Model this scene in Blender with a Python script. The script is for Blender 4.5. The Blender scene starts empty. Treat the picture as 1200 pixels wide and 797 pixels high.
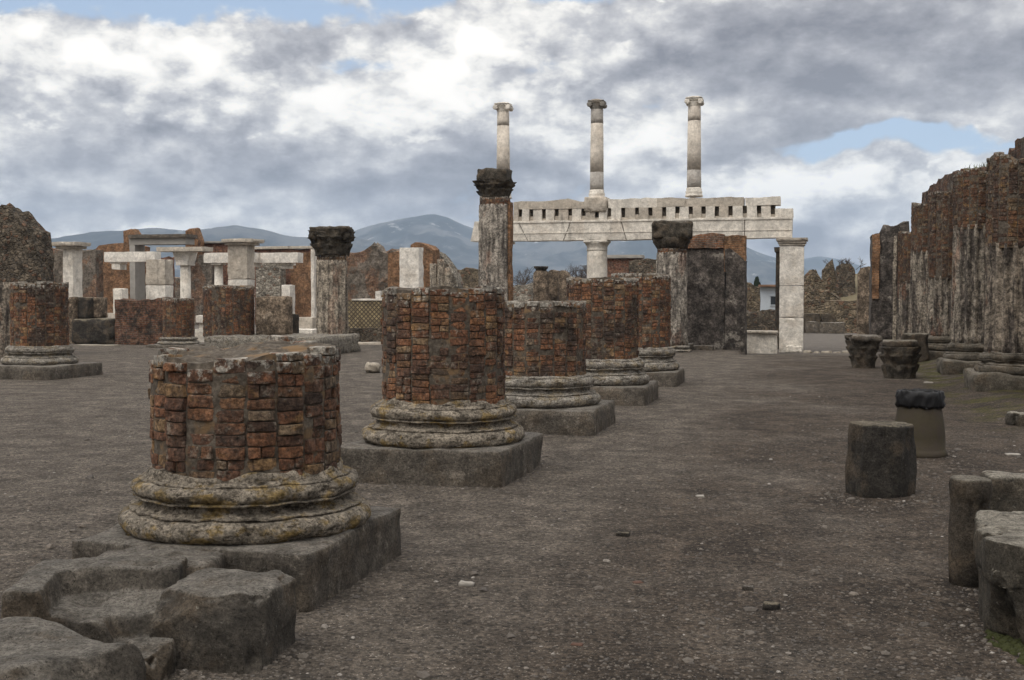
import bpy, math, random
import numpy as np
from math import radians as R, sin, cos, pi, atan, tan, sqrt
random.seed(7)
rng = np.random.default_rng(11)

# ------------------------------------------------------------------ camera, sky, sun, exposure
sc = bpy.context.scene
COL = sc.collection
FPX, W0, H0, HY, CAMZ = 1410.0, 1200.0, 797.0, 348.0, 1.6
PITCH = atan((H0/2-HY)/FPX)
cam = bpy.data.cameras.new('camera'); cam.sensor_width = 36.0; cam.lens = 36.0*FPX/W0
cam.clip_start = 0.05; cam.clip_end = 30000
camo = bpy.data.objects.new('camera', cam); COL.objects.link(camo)
camo.location = (0, 0, CAMZ); camo.rotation_euler = (pi/2-PITCH, 0, 0)
sc.camera = camo
sc.render.engine = 'CYCLES'
sc.cycles.use_denoising = True
sc.cycles.max_bounces = 5; sc.cycles.diffuse_bounces = 3; sc.cycles.glossy_bounces = 2
sc.cycles.volume_bounces = 1
sc.view_settings.view_transform = 'Standard'; sc.view_settings.look = 'None'
sc.view_settings.gamma = 1.0; sc.view_settings.exposure = 0.0; sc.view_settings.use_curve_mapping = False
SUN_EL, SUN_AZ = R(58), R(-140)       # behind the camera, to the left, through thick cloud
sun = bpy.data.lights.new('sun', 'SUN'); sun.energy = 1.3; sun.angle = R(32); sun.color = (1, .93, .82)
suno = bpy.data.objects.new('sun', sun); COL.objects.link(suno)
suno.rotation_euler = (pi/2-SUN_EL, 0, -SUN_AZ + pi)
SKY_STRENGTH = 0.1

world = bpy.data.worlds.new('World'); sc.world = world; world.use_nodes = True

class NT:
    """small helper around a node tree"""
    def __init__(s, nt): s.nt = nt; s.N = nt.nodes; s.L = nt.links
    def node(s, t, **kw):
        n = s.N.new(t)
        for k, v in kw.items(): setattr(n, k, v)
        return n
    def put(s, sock, v):
        if hasattr(v, 'is_output'): s.L.new(v, sock)
        elif v is not None:
            if hasattr(sock.default_value, '__len__') and not hasattr(v, '__len__'): v = (v,)*len(sock.default_value)
            if hasattr(sock.default_value, '__len__') and len(sock.default_value) == 4 and len(v) == 3: v = (*v, 1)
            sock.default_value = v
    def m(s, op, a, b=None, c=None, clamp=False):
        n = s.node('ShaderNodeMath', operation=op, use_clamp=clamp)
        s.put(n.inputs[0], a); s.put(n.inputs[1], b)
        if c is not None: s.put(n.inputs[2], c)
        return n.outputs[0]
    def vm(s, op, a, b=None):
        n = s.node('ShaderNodeVectorMath', operation=op); s.put(n.inputs[0], a)
        if b is not None: s.put(n.inputs[1], b)
        return n.outputs['Value'] if op in ('DOT_PRODUCT', 'LENGTH') else n.outputs[0]
    def mix(s, f, a, b, blend='MIX'):
        n = s.node('ShaderNodeMix', data_type='RGBA', blend_type=blend); n.clamp_factor = True
        s.put(n.inputs[0], f); s.put(n.inputs[6], a); s.put(n.inputs[7], b); return n.outputs[2]
    def ss(s, x, lo, hi, a=0.0, b=1.0):
        n = s.node('ShaderNodeMapRange', interpolation_type='SMOOTHSTEP')
        s.put(n.inputs[0], x); s.put(n.inputs[1], lo); s.put(n.inputs[2], hi); s.put(n.inputs[3], a); s.put(n.inputs[4], b)
        return n.outputs[0]
    def ramp(s, f, stops, interp='LINEAR'):
        n = s.node('ShaderNodeValToRGB'); r = n.color_ramp; r.interpolation = interp
        while len(r.elements) < len(stops): r.elements.new(0.5)
        for e, (p, c) in zip(r.elements, stops): e.position = p; e.color = (*c, 1)
        s.put(n.inputs[0], f); return n.outputs[0]
    def noise(s, vec, scale, detail=5, rough=.6, dist=0.0, out='Fac'):
        n = s.node('ShaderNodeTexNoise'); s.put(n.inputs['Vector'], vec); n.inputs['Scale'].default_value = scale
        n.inputs['Detail'].default_value = detail; n.inputs['Roughness'].default_value = rough; n.inputs['Distortion'].default_value = dist
        return n.outputs[out]
    def voro(s, vec, scale, feature='F1', out='Distance', rnd=1.0):
        n = s.node('ShaderNodeTexVoronoi', feature=feature); s.put(n.inputs['Vector'], vec)
        n.inputs['Scale'].default_value = scale; n.inputs['Randomness'].default_value = rnd
        return n.outputs[out]

# ---- sky: Nishita behind a broken deck of cumulus, laid out by compass direction and height
w = NT(world.node_tree); w.N.clear()
outw = w.node('ShaderNodeOutputWorld'); bg = w.node('ShaderNodeBackground'); bg.inputs['Strength'].default_value = SKY_STRENGTH
w.L.new(bg.outputs[0], outw.inputs[0])
sky = w.node('ShaderNodeTexSky', sky_type='NISHITA'); sky.sun_disc = False; sky.sun_elevation = SUN_EL; sky.sun_rotation = SUN_AZ
sky.air_density = 1.0; sky.dust_density = 1.0; sky.ozone_density = 1.0
Dv = w.node('ShaderNodeTexCoord').outputs['Generated']
wn = w.noise(Dv, 7.0, 4, .55, out='Color')
warp = w.vm('MULTIPLY', w.vm('SUBTRACT', wn, (.5, .5, .5)), (.16, .16, .085))
Dw = w.vm('ADD', Dv, warp)
sep = w.node('ShaderNodeSeparateXYZ'); w.L.new(Dw, sep.inputs[0])
AZ = w.m('ARCTAN2', sep.outputs[0], sep.outputs[1]); EL = w.m('ARCSINE', sep.outputs[2])
def blob(px, py, sx, sy):
    a0 = atan((px-600)/FPX); e0 = (HY-py)/FPX*cos(a0)
    u = w.m('MULTIPLY', w.m('SUBTRACT', AZ, a0), FPX/sx); v = w.m('MULTIPLY', w.m('SUBTRACT', EL, e0), FPX/sy)
    q = w.m('ADD', w.m('MULTIPLY', u, u), w.m('MULTIPLY', v, v))
    return w.m('POWER', 2.718, w.m('MULTIPLY', q, -.5))
def total(base, lst):
    acc = base
    for px, py, sx, sy, amp in lst: acc = w.m('MULTIPLY_ADD', blob(px, py, sx, sy), amp, acc)
    return acc
SKY_BRIGHT = [(70, 85, 110, 42, .38), (300, 95, 90, 42, .26), (440, 75, 70, 40, .28), (690, 140, 70, 42, .5), (620, 60, 60, 35, .22),
    (420, 150, 60, 18, .22), (130, 212, 260, 32, -.26), (330, 208, 150, 36, -.22), (560, 225, 90, 40, -.22), (300, 262, 330, 16, -.10), (940, 85, 170, 52, -.58),
    (1130, 60, 120, 70, -.34), (760, 40, 60, 30, .05), (960, 200, 110, 22, .42), (860, 215, 50, 22, .3), (1100, 195, 90, 16, .34), (1040, 230, 25, 12, .25), (1000, 275, 110, 26, -.22),
    (190, 258, 26, 10, .45), (30, 224, 70, 9, .4), (250, 216, 30, 8, .25), (870, 175, 70, 14, -.3), (640, 205, 60, 22, -.12), (1110, 165, 40, 10, .3), (580, 150, 60, 22, .12)]
SKY_HOLES = [(180, 8, 150, 22, -.8), (340, 6, 70, 16, -.45), (600, -2, 120, 18, -.75), (425, 84, 30, 10, -.4), (640, 92, 44, 16, -.36), (1050, 165, 115, 8, -.66), (1180, 172, 60, 8, -.4),
    (90, -4, 60, 14, -.4)]
P3 = w.vm('MULTIPLY', Dv, (1, 1, 1.7))
def billow(off, k, scale):
    q = w.vm('ADD', P3, off); q = w.vm('ADD', q, w.vm('MULTIPLY', w.vm('SUBTRACT', w.noise(q, scale*1.4, 3, .55, out='Color'), (.5, .5, .5)), (.06, .06, .06)))
    v = w.node('ShaderNodeTexVoronoi', feature='F1'); w.L.new(q, v.inputs['Vector']); v.inputs['Scale'].default_value = scale; v.inputs['Detail'].default_value = 3.5; v.inputs['Roughness'].default_value = .5; v.normalize = True
    return w.m('MULTIPLY_ADD', v.outputs['Distance'], -.95, w.m('MULTIPLY_ADD', n1, k, .76-k*.5))
n1 = w.noise(P3, 7.5, 10, .58); n2 = w.noise(w.vm('ADD', P3, (-.008, 0, .026)), 7.5, 8, .55)
n4 = w.noise(w.vm('MULTIPLY', Dv, (1, 1, 2.4)), 22.0, 5, .6)
pB = billow((0, 0, 0), .9, 19.0); pC = w.m('MULTIPLY_ADD', w.m('SUBTRACT', n1, n4), .5, w.m('MULTIPLY_ADD', w.noise(P3, 5.5, 6, .58), 1.0, -.05))
posb = [q for q in SKY_BRIGHT if q[4] > 0]; negb = [q for q in SKY_BRIGHT if q[4] < 0]
bB = total(0.0, posb); bC = total(0.0, [(*q[:4], -q[4]) for q in negb])
soft = w.m('MULTIPLY_ADD', w.m('SUBTRACT', n1, n2), 2.9, w.m('MULTIPLY_ADD', bB, .55, w.m('MULTIPLY_ADD', bC, -.50, .53)))
soft = w.m('MULTIPLY_ADD', w.m('SUBTRACT', n1, .5), .7, soft)
RAMP = [(0.0, (.185, .182, .205)), (.28, (.325, .32, .342)), (.52, (.53, .52, .525)), (.74, (.82, .795, .75)), (1.0, (1.03, .99, .925))]
cA = w.ramp(soft, RAMP)
litB = w.m('MULTIPLY_ADD', w.m('SUBTRACT', n1, n2), 3.0, w.m('MULTIPLY_ADD', w.m('SUBTRACT', pB, .45), 1.4, w.m('MULTIPLY_ADD', bB, .30, w.m('MULTIPLY_ADD', bC, -.6, .56))))
cB = w.ramp(litB, RAMP)
aB = w.ss(w.m('MULTIPLY_ADD', bB, .62, w.m('MULTIPLY_ADD', bC, -.3, pB)), .545, .62)
litC = w.m('MULTIPLY_ADD', w.m('SUBTRACT', n1, n2), 2.2, w.m('MULTIPLY_ADD', w.m('SUBTRACT', n4, .5), .6, w.m('MULTIPLY_ADD', bC, -.5, .50)))
cC = w.ramp(litC, RAMP)
aC = w.ss(w.m('MULTIPLY_ADD', bC, .75, w.m('MULTIPLY_ADD', bB, -.5, pC)), .55, .68)
cloud = w.mix(aB, cA, cB); cloud = w.mix(w.m('MULTIPLY', aC, .85), cloud, cC)
cover = total(1.0, SKY_HOLES)
cover = w.m('MULTIPLY_ADD', w.m('SUBTRACT', n1, .5), .9, w.m('MULTIPLY_ADD', w.m('SUBTRACT', pB, .45), .8, cover))
cover = w.ss(cover, .46, .74)
glow = w.ss(w.vm('DOT_PRODUCT', Dv, (sin(SUN_AZ)*cos(SUN_EL), cos(SUN_AZ)*cos(SUN_EL), sin(SUN_EL))), .55, 1.0)
sz = w.node('ShaderNodeSeparateXYZ'); w.L.new(Dv, sz.inputs[0])
gain = w.m('MULTIPLY_ADD', w.ss(sz.outputs[2], .28, .85), 1.05, w.m('MULTIPLY_ADD', glow, 1.6, 1.22))
behind = w.m('MULTIPLY', w.ss(sz.outputs[1], .55, -.1), w.ss(sz.outputs[2], .62, .12))      # unseen low sky behind the camera, darkened to cut the fill light
gain = w.m('MULTIPLY', gain, w.m('MULTIPLY_ADD', behind, -.38, 1.0))
cloud = w.mix(1.0, cloud, gain, 'MULTIPLY'); w.N[-1].clamp_result = False
cloud10 = w.vm('SCALE', cloud); cloud10.node.inputs['Scale'].default_value = 1.0/SKY_STRENGTH
skyc = w.vm('MULTIPLY', sky.outputs[0], (1.15, 1.15, 1.15))
pale = w.mix(.6, skyc, (5.4, 6.9, 9.2))
w.L.new(w.mix(cover, pale, cloud10), bg.inputs[0])
world.cycles.sampling_method = 'MANUAL'; world.cycles.sample_map_resolution = 1024

# ------------------------------------------------------------------ picture <-> place
V = np.array([.9692, -.2462, 0.0]); U = np.array([.2462, .9692, 0.0])     # across and along the ruined hall
def at(px, py, d):
    t = (H0/2-py)/FPX; h = d*tan(atan(t)-PITCH); zc = d*cos(PITCH)-h*sin(PITCH)
    return np.array([(px-W0/2)/FPX*zc, d, CAMZ+h])
def zat(py, d): return at(600, py, d)[2]
def on_v(px0, d0, px1):
    """the point seen in column px1 on the across-the-hall line that starts at (px0, d0)"""
    P = at(px0, HY, d0); k = (px1-600)/FPX/1.0; t = (k*P[1]-P[0])/(V[0]-k*V[1]); return P+V*t
FORUM = -0.24

# ------------------------------------------------------------------ numeric noise
_T = rng.random(65536).astype(np.float64)*2-1
def _h(x, y, z): return _T[((x*73856093) ^ (y*19349663) ^ (z*83492791)) & 65535]
def vnoise(P):
    I = np.floor(P).astype(np.int64); f = P-I; u = f*f*(3-2*f); x, y, z = I[:, 0], I[:, 1], I[:, 2]
    r = 0
    for a in (0, 1):
        for b in (0, 1):
            for c in (0, 1):
                r = r+_h(x+a, y+b, z+c)*(u[:, 0] if a else 1-u[:, 0])*(u[:, 1] if b else 1-u[:, 1])*(u[:, 2] if c else 1-u[:, 2])
    return r
def fbm(P, scale, octs=4, gain=.5):
    P = np.asarray(P, float); r = 0; a = 1.0
    for o in range(octs): r = r+a*vnoise(P*scale+17.3*o); a *= gain; scale *= 2.03
    return r
def vfbm(P, scale, octs=4, gain=.5): return np.stack([fbm(P+k*31.7, scale, octs, gain) for k in range(3)], 1)

# ------------------------------------------------------------------ mesh builder
class MB:
    def __init__(s): s.v = []; s.f = []; s.mi = []; s.tint = []; s.wear = []; s.n = 0
    def add(s, verts, faces, mi=0, tint=.5, wear=0.0):
        verts = np.asarray(verts, float); o = s.n; s.v.append(verts); s.n += len(verts)
        s.f.extend([tuple(int(i)+o for i in f) for f in faces]); s.mi.extend([mi]*len(faces))
        s.tint.extend([tint]*len(faces) if np.isscalar(tint) else list(tint))
        s.wear.append(np.full(len(verts), wear, float) if np.isscalar(wear) else np.asarray(wear, float))
        return s
    def verts(s): return np.concatenate(s.v)
    def build(s, name, mats, parent=None, loc=None, smooth=False, label=None):
        P = s.verts(); off = np.zeros(3)
        if parent is not None:
            q = parent
            while q is not None: off = off+np.array(q.location); q = q.parent
        if loc is not None: off = off+np.array(loc)
        me = bpy.data.meshes.new(name); me.from_pydata((P-off).tolist(), [], s.f)
        for m in (mats if isinstance(mats, (list, tuple)) else [mats]): me.materials.append(m)
        me.polygons.foreach_set('material_index', s.mi)
        me.polygons.foreach_set('use_smooth', [smooth]*len(s.f))
        a = me.attributes.new('tint', 'FLOAT', 'FACE'); a.data.foreach_set('value', s.tint)
        a = me.attributes.new('wear', 'FLOAT', 'POINT'); a.data.foreach_set('value', np.concatenate(s.wear))
        me.update()
        o = bpy.data.objects.new(name, me); COL.objects.link(o)
        if loc is not None: o.location = [float(x) for x in loc]
        if parent is not None: o.parent = parent
        if label: o['label'] = label
        return o
def tag(o, label=None, cat=None, group=None, kind=None):
    if label and not kind: kind = 'thing'
    for k, x in (('label', label), ('category', cat), ('group', group), ('kind', kind)):
        if x: o[k] = x
    return o
def thing(name, label, cat, loc, group=None):
    o = bpy.data.objects.new(name, None); COL.objects.link(o); o.location = [float(x) for x in loc]
    o.empty_display_size = .2
    return tag(o, label, cat, group)
def solo(name, mb, mats, label, cat, loc, group=None, smooth=False, kind=None):
    return tag(mb.build(name, mats, None, loc, smooth), label, cat, group, kind)

_cache = {}
def gridbox(us, vs, ws):
    """points on the surface of [-1,1]^3 at the given coordinates"""
    key = (tuple(us), tuple(vs), tuple(ws))
    if key in _cache: return _cache[key]
    idx = {}; vv = []; ff = []
    def vid(p):
        k = tuple(round(c, 5) for c in p)
        if k not in idx: idx[k] = len(vv); vv.append(k)
        return idx[k]
    for ax, (A, B) in enumerate(((vs, ws), (ws, us), (us, vs))):
        for sg in (-1, 1):
            for i in range(len(A)-1):
                for j in range(len(B)-1):
                    q = []
                    for a, b in ((A[i], B[j]), (A[i+1], B[j]), (A[i+1], B[j+1]), (A[i], B[j+1])):
                        p = [0, 0, 0]; p[ax] = sg; p[(ax+1) % 3] = a; p[(ax+2) % 3] = b; q.append(vid(p))
                    ff.append(tuple(q if sg > 0 else q[::-1]))
    _cache[key] = (np.array(vv, float), ff); return _cache[key]
def lin(n, edge=.0):
    a = np.linspace(-1, 1, n+1)
    if edge: a = np.concatenate([[-1, -1+edge], np.linspace(-1+edge, 1-edge, n+1)[1:-1], [1-edge, 1]])
    return tuple(np.round(a, 5))
def rounded(T, size, r):
    S = np.array(size)/2; p = T*S; r = min(r, S.min()*.95)
    q = np.clip(p, -(S-r), S-r); d = p-q; L = np.linalg.norm(d, axis=1, keepdims=True); L[L == 0] = 1
    return np.where(np.abs(d).sum(1, keepdims=True) > 0, q+d/L*r, p)
def frame(rotz):
    c, s_ = cos(rotz), sin(rotz); return np.array([[c, s_, 0], [-s_, c, 0], [0, 0, 1]])   # rows: local x, y, z axes
ROT = math.atan2(V[1], V[0])
def stone(mb, c, size, rotz=ROT, r=.03, res=.06, amp=.015, scale=4.0, mi=0, tint=.5, chip=0.0, octs=4, taper=(1, 1), wear=0.0, tilt=None, cuts=()):
    """a worn block: rounded box with uneven faces and chipped edges; c = centre of its bottom"""
    n = [max(2, min(44, int(round(x/res)))) for x in size]
    T, F = gridbox(lin(n[0]), lin(n[1]), lin(n[2])); P = rounded(T, size, r)
    h = (P[:, 2]/size[2]+.5)[:, None]
    P = np.concatenate([P[:, :1]*(1+(taper[0]-1)*h), P[:, 1:2]*(1+(taper[1]-1)*h), P[:, 2:]], 1)
    if tilt: P = P+np.outer(P[:, 0]*tilt[0]+P[:, 1]*tilt[1], [0, 0, 1])*h
    for nv, off in cuts:
        nv = np.array(nv, float); nv /= np.linalg.norm(nv); d_ = np.clip(P@nv-off+.25*amp*fbm(P, scale*2, 3), 0, None); P = P-d_[:, None]*nv
    P = P@frame(rotz)+np.array(c)+np.array([0, 0, size[2]/2])
    P0 = P.copy(); P = P+amp*vfbm(P0, scale, octs)
    if chip:
        e = np.clip((np.sort(np.abs(T), axis=1)[:, 1]-.55)/.4, 0, 1)**1.5
        k = np.clip(fbm(P0+9.1, scale*1.4, 4)-.15, 0, 1)
        cen = np.array(c)+np.array([0, 0, size[2]/2]); P = P+(e*k)[:, None]*chip*(cen-P)/np.linalg.norm(cen-P, axis=1, keepdims=True)
    return mb.add(P, F, mi, tint, wear)
def loft(mb, rings, closed=True, caps=True, mi=0, tint=.5, wear=0.0, flip=False):
    n = len(rings[0]); m = len(rings); P = np.concatenate(rings); F = []
    for i in range(m-1):
        for j in range(n if closed else n-1):
            k = (j+1) % n; q = (i*n+j, i*n+k, (i+1)*n+k, (i+1)*n+j); F.append(q[::-1] if flip else q)
    if caps:
        a = tuple(range(n))[::-1]; b = tuple((m-1)*n+j for j in range(n))
        F += [a[::-1], b[::-1]] if flip else [a, b]
    return mb.add(P, F, mi, tint, wear)
def lathe(mb, c, prof, seg=72, amp=0.0, scale=6.0, octs=4, cap=True, mi=0, tint=.5, wear=0.0, rfun=None, zfun=None, chip=0.0):
    """prof = [(r, z)...] bottom to top round the point c; rough cap on top"""
    th = np.arange(seg)/seg*2*pi; rings = []
    prof = list(prof)
    if cap:
        r, z = prof[-1]
        for k in (.8, .55, .3, .08): prof.append((r*k, z))
    for r, z in prof:
        rr = np.full(seg, r) if rfun is None else rfun(th, r, z)
        zz = np.full(seg, z) if zfun is None else zfun(th, r, z)
        rings.append(np.stack([c[0]+rr*np.cos(th), c[1]+rr*np.sin(th), c[2]+zz], 1))
    if amp:
        for k, q in enumerate(rings):
            d = vfbm(q, scale, octs)*amp
            if chip: d = d-(np.clip(fbm(q+3.3, scale*1.3, 3)-.25, 0, 1)*chip)[:, None]*np.stack([np.cos(th), np.sin(th), 0*th], 1)
            rings[k] = q+d
    return loft(mb, rings, True, True, mi, tint, wear)
def attic(r, h, z0):
    """an Attic base: lower torus, hollow, upper torus"""
    p = [(r*.96, 0)]
    for a in np.linspace(-80, 85, 9): p.append((r*.9+r*.10*cos(R(a)), h*.19+h*.19*sin(R(a))))
    p += [(r*.925, h*.395), (r*.925, h*.425), (r*.875, h*.435), (r*.835, h*.48), (r*.82, h*.54), (r*.835, h*.59), (r*.885, h*.61), (r*.885, h*.64)]
    for a in np.linspace(-70, 90, 8): p.append((r*.83+r*.07*cos(R(a)), h*.78+h*.14*sin(R(a))))
    p += [(r*.835, h*.925), (r*.83, h*.955), (r*.80, h*.96), (r*.785, h)]
    return [(a, b+z0) for a, b in p]

# ------------------------------------------------------------------ materials
class MAT(NT):
    def __init__(s, name):
        s.mat = bpy.data.materials.new(name); s.mat.use_nodes = True; super().__init__(s.mat.node_tree); s.N.clear()
        s.out = s.node('ShaderNodeOutputMaterial'); s.b = s.node('ShaderNodeBsdfPrincipled'); s.L.new(s.b.outputs[0], s.out.inputs[0])
        s.pos = s.node('ShaderNodeNewGeometry').outputs['Position']
        sp = s.node('ShaderNodeSeparateXYZ'); s.L.new(s.pos, sp.inputs[0]); s.x, s.y, s.z = sp.outputs
        s.b.inputs['Specular IOR Level'].default_value = .25
    def attr(s, n): return s.node('ShaderNodeAttribute', attribute_name=n).outputs['Fac']
    def st(s, *k): return s.vm('MULTIPLY', s.pos, k)
    def wallco(s):
        a = s.vm('DOT_PRODUCT', s.pos, tuple(V)); b = s.vm('DOT_PRODUCT', s.pos, tuple(U))
        n = s.node('ShaderNodeCombineXYZ'); s.L.new(s.m('ADD', a, b), n.inputs[0]); s.L.new(s.z, n.inputs[1]); return n.outputs[0]
    def grit(s, c, scale=45, lo=.45, hi=1.6, rough=.8, k=.13):
        g = s.noise(s.pos, scale, 8, rough); f = s.ss(g, .5-k, .5+k, lo, hi); return s.mix(1.0, c, f, 'MULTIPLY')
    def done(s, col, rough=.9, height=None, dist=.01, strength=1.0):
        s.put(s.b.inputs['Base Color'], col); s.put(s.b.inputs['Roughness'], rough)
        if height is not None:
            n = s.node('ShaderNodeBump'); n.inputs['Distance'].default_value = dist; n.inputs['Strength'].default_value = strength
            s.L.new(height, n.inputs['Height']); s.L.new(n.outputs[0], s.b.inputs['Normal'])
        return s.mat
def m_brick(name, lich=.5, dark=.5, gain=1.0):
    s = MAT(name); t = s.attr('tint'); wr = s.attr('wear')
    c = s.ramp(t, [(0, (.055, .034, .025)), (.14, (.11, .053, .032)), (.35, (.165, .072, .037)), (.55, (.195, .092, .045)), (.75, (.14, .062, .035)), (.86, (.22, .135, .066)), (1, (.17, .13, .088))])
    if gain != 1.0: c = s.mix(1.0, c, (gain, gain*1.12, gain*1.25), 'MULTIPLY')
    g = s.noise(s.pos, 55, 6, .7); c = s.mix(s.ss(g, .45, .75), c, s.mix(.4, c, (.25*gain, .16*gain, .10*gain)))
    c = s.mix(s.ss(s.noise(s.pos, 34, 5, .65), .52, .7), c, (.085, .055, .04))
    c = s.mix(s.m('MULTIPLY', s.ss(s.noise(s.st(1, 1, .6), 2.6, 7, .68), .44, .60), dark), c, (.05, .037, .03))
    gr = s.ss(s.noise(s.pos, 9, 6, .7), .56, .66); c = s.mix(s.m('MULTIPLY', gr, .75), c, (.20, .17, .135))
    l = s.m('ADD', s.noise(s.pos, 17, 7, .72), s.m('MULTIPLY', wr, lich)); c = s.mix(s.ss(l, .70, .80), c, s.mix(s.noise(s.pos, 60, 3), (.17, .155, .13), (.40, .37, .32)))
    c = s.mix(s.m('MULTIPLY', s.ss(s.noise(s.pos, 6.5, 5, .6), .58, .7), .5), c, (.26, .15, .055))
    c = s.grit(s.grit(c, 38, .5, 1.6), 11, .6, 1.4)
    h = s.m('ADD', s.noise(s.pos, 110, 7, .8), s.m('MULTIPLY', s.noise(s.pos, 30, 6, .75), 1.6))
    return s.done(c, .92, h, .010)
def m_mortar(name):
    s = MAT(name); n = s.noise(s.pos, 26, 6, .7)
    c = s.ramp(n, [(.3, (.04, .033, .026)), (.5, (.085, .07, .054)), (.7, (.17, .145, .115))])
    c = s.mix(s.ss(s.noise(s.pos, 5, 4), .52, .66), c, (.17, .11, .06))
    return s.done(c, .95, s.noise(s.pos, 90, 6, .75), .008)
def m_lichen(name, base=(.33, .285, .225), yellow=.75, black=1.0):
    """weathered stucco-and-stone base: pale crust, black spotting, yellow lichen"""
    s = MAT(name); n = s.noise(s.st(1, 1, 1.6), 8, 8, .72)
    c = s.ramp(n, [(.3, tuple(x*.42 for x in base)), (.48, tuple(x*.78 for x in base)), (.66, base), (.8, tuple(min(1, x*1.3) for x in base))])
    k = s.noise(s.st(.7, .7, 2.6), 11, 9, .72); c = s.mix(s.m('MULTIPLY', s.ss(k, .54, .60), .85*black), c, (.05, .039, .028))
    k2 = s.noise(s.st(1, 1, 1.6), 34, 7, .75); c = s.mix(s.m('MULTIPLY', s.ss(k2, .52, .60), .8*black), c, (.05, .04, .03))
    y = s.noise(s.st(1, 1, 1.5), 5.5, 6, .65); c = s.mix(s.m('MULTIPLY', s.ss(y, .50, .62), yellow), c, s.mix(k2, (.16, .10, .03), (.34, .235, .07)))
    c = s.grit(s.grit(c, 50, .5, 1.5), 9, .65, 1.4)
    h = s.m('ADD', s.noise(s.pos, 70, 8, .8), s.m('MULTIPLY', s.noise(s.pos, 18, 6, .7), 1.8))
    return s.done(c, .93, h, .025)
def m_tufa(name, base=(.155, .14, .12), light=.6, vary=6.0, brown=.4, top=.45, topc=None):
    s = MAT(name); n = s.noise(s.pos, vary, 8, .68)
    c = s.ramp(n, [(.28, tuple(x*.5 for x in base)), (.5, base), (.68, tuple(x*1.35 for x in base))])
    c = s.mix(s.m('MULTIPLY', s.ss(s.noise(s.pos, 3.2, 5), .48, .62), brown), c, (.14, .105, .07))
    c = s.mix(s.m('MULTIPLY', s.ss(s.noise(s.pos, 22, 8, .75), .60, .68), light), c, (.34, .315, .265))
    c = s.mix(s.m('MULTIPLY', s.ss(s.noise(s.pos, 5.5, 9, .76), .55, .63), light*.8), c, tuple(min(.36, x*2.3) for x in base))
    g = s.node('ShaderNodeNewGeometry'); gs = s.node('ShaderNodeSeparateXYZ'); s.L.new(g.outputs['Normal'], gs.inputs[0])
    up = s.m('MULTIPLY', s.ss(gs.outputs[2], .55, .9), s.ss(s.noise(s.pos, 6.5, 8, .72), .33, .54)); c = s.mix(s.m('MULTIPLY', up, top), c, topc or tuple(min(.42, x*1.9+.05) for x in base))  # paler upward faces: lichen, plus light from above put into the colour
    p = s.noise(s.pos, 95, 5, .75); c = s.mix(s.ss(p, .56, .64), c, tuple(x*.25 for x in base))
    p = s.noise(s.pos, 38, 6, .75); c = s.mix(s.m('MULTIPLY', s.ss(p, .56, .66), .6), c, tuple(x*.4 for x in base))
    c = s.grit(s.grit(c, 55, .64, 1.38), 7, .72, 1.36)
    h = s.m('ADD', s.noise(s.pos, 60, 9, .85), s.m('MULTIPLY', s.noise(s.pos, 18, 7, .75), 1.8))
    return s.done(c, .9, h, .034)
def m_marble(name, base=(.80, .745, .655), stain=.5):
    s = MAT(name); n = s.noise(s.pos, 2.4, 7, .65)
    c = s.mix(s.ss(n, .35, .7), tuple(x*.82 for x in base), base)
    v = s.noise(s.st(1, 1, .22), 3.6, 7, .7); c = s.mix(s.m('MULTIPLY', s.ss(v, .54, .68), stain), c, (.21, .19, .165))
    d = s.noise(s.pos, 9, 7, .75); c = s.mix(s.m('MULTIPLY', s.ss(d, .60, .70), stain), c, (.13, .115, .1))
    c = s.mix(s.m('MULTIPLY', s.ss(s.noise(s.pos, 1.3, 4), .5, .65), .35), c, (.52, .44, .35))
    c = s.grit(s.grit(c, 9, .80, 1.12), 2.2, .82, 1.14)
    return s.done(c, .72, s.m('ADD', s.noise(s.pos, 18, 7, .8), s.noise(s.pos, 6, 4, .7)), .03)
def m_stucco(name, base=(.33, .295, .25), dark=.7, red=.3):
    """stuccoed shaft, streaked from above, with brick coming through"""
    s = MAT(name); v = s.noise(s.st(1, 1, .16), 5.5, 8, .7)
    c = s.ramp(s.noise(s.st(1, 1, .5), 4, 7, .7), [(.3, tuple(x*.55 for x in base)), (.55, base), (.75, tuple(x*1.25 for x in base))])
    c = s.mix(s.m('MULTIPLY', s.ss(v, .47, .57), dark), c, (.055, .046, .04))
    k = s.noise(s.st(1, 1, .8), 12, 7, .75); c = s.mix(s.m('MULTIPLY', s.ss(k, .56, .64), dark), c, (.05, .042, .036))
    b = s.noise(s.st(1, 1, .45), 1.7, 7, .65); c = s.mix(s.m('MULTIPLY', s.ss(b, .56, .62), red), c, (.20, .085, .045))
    c = s.grit(s.grit(c, 16, .55, 1.5), 4, .6, 1.4)
    h = s.m('ADD', s.noise(s.pos, 40, 8, .8), s.m('MULTIPLY', s.noise(s.st(1, 1, .4), 9, 6, .7), 2))
    return s.done(c, .93, h, .03)
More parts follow.
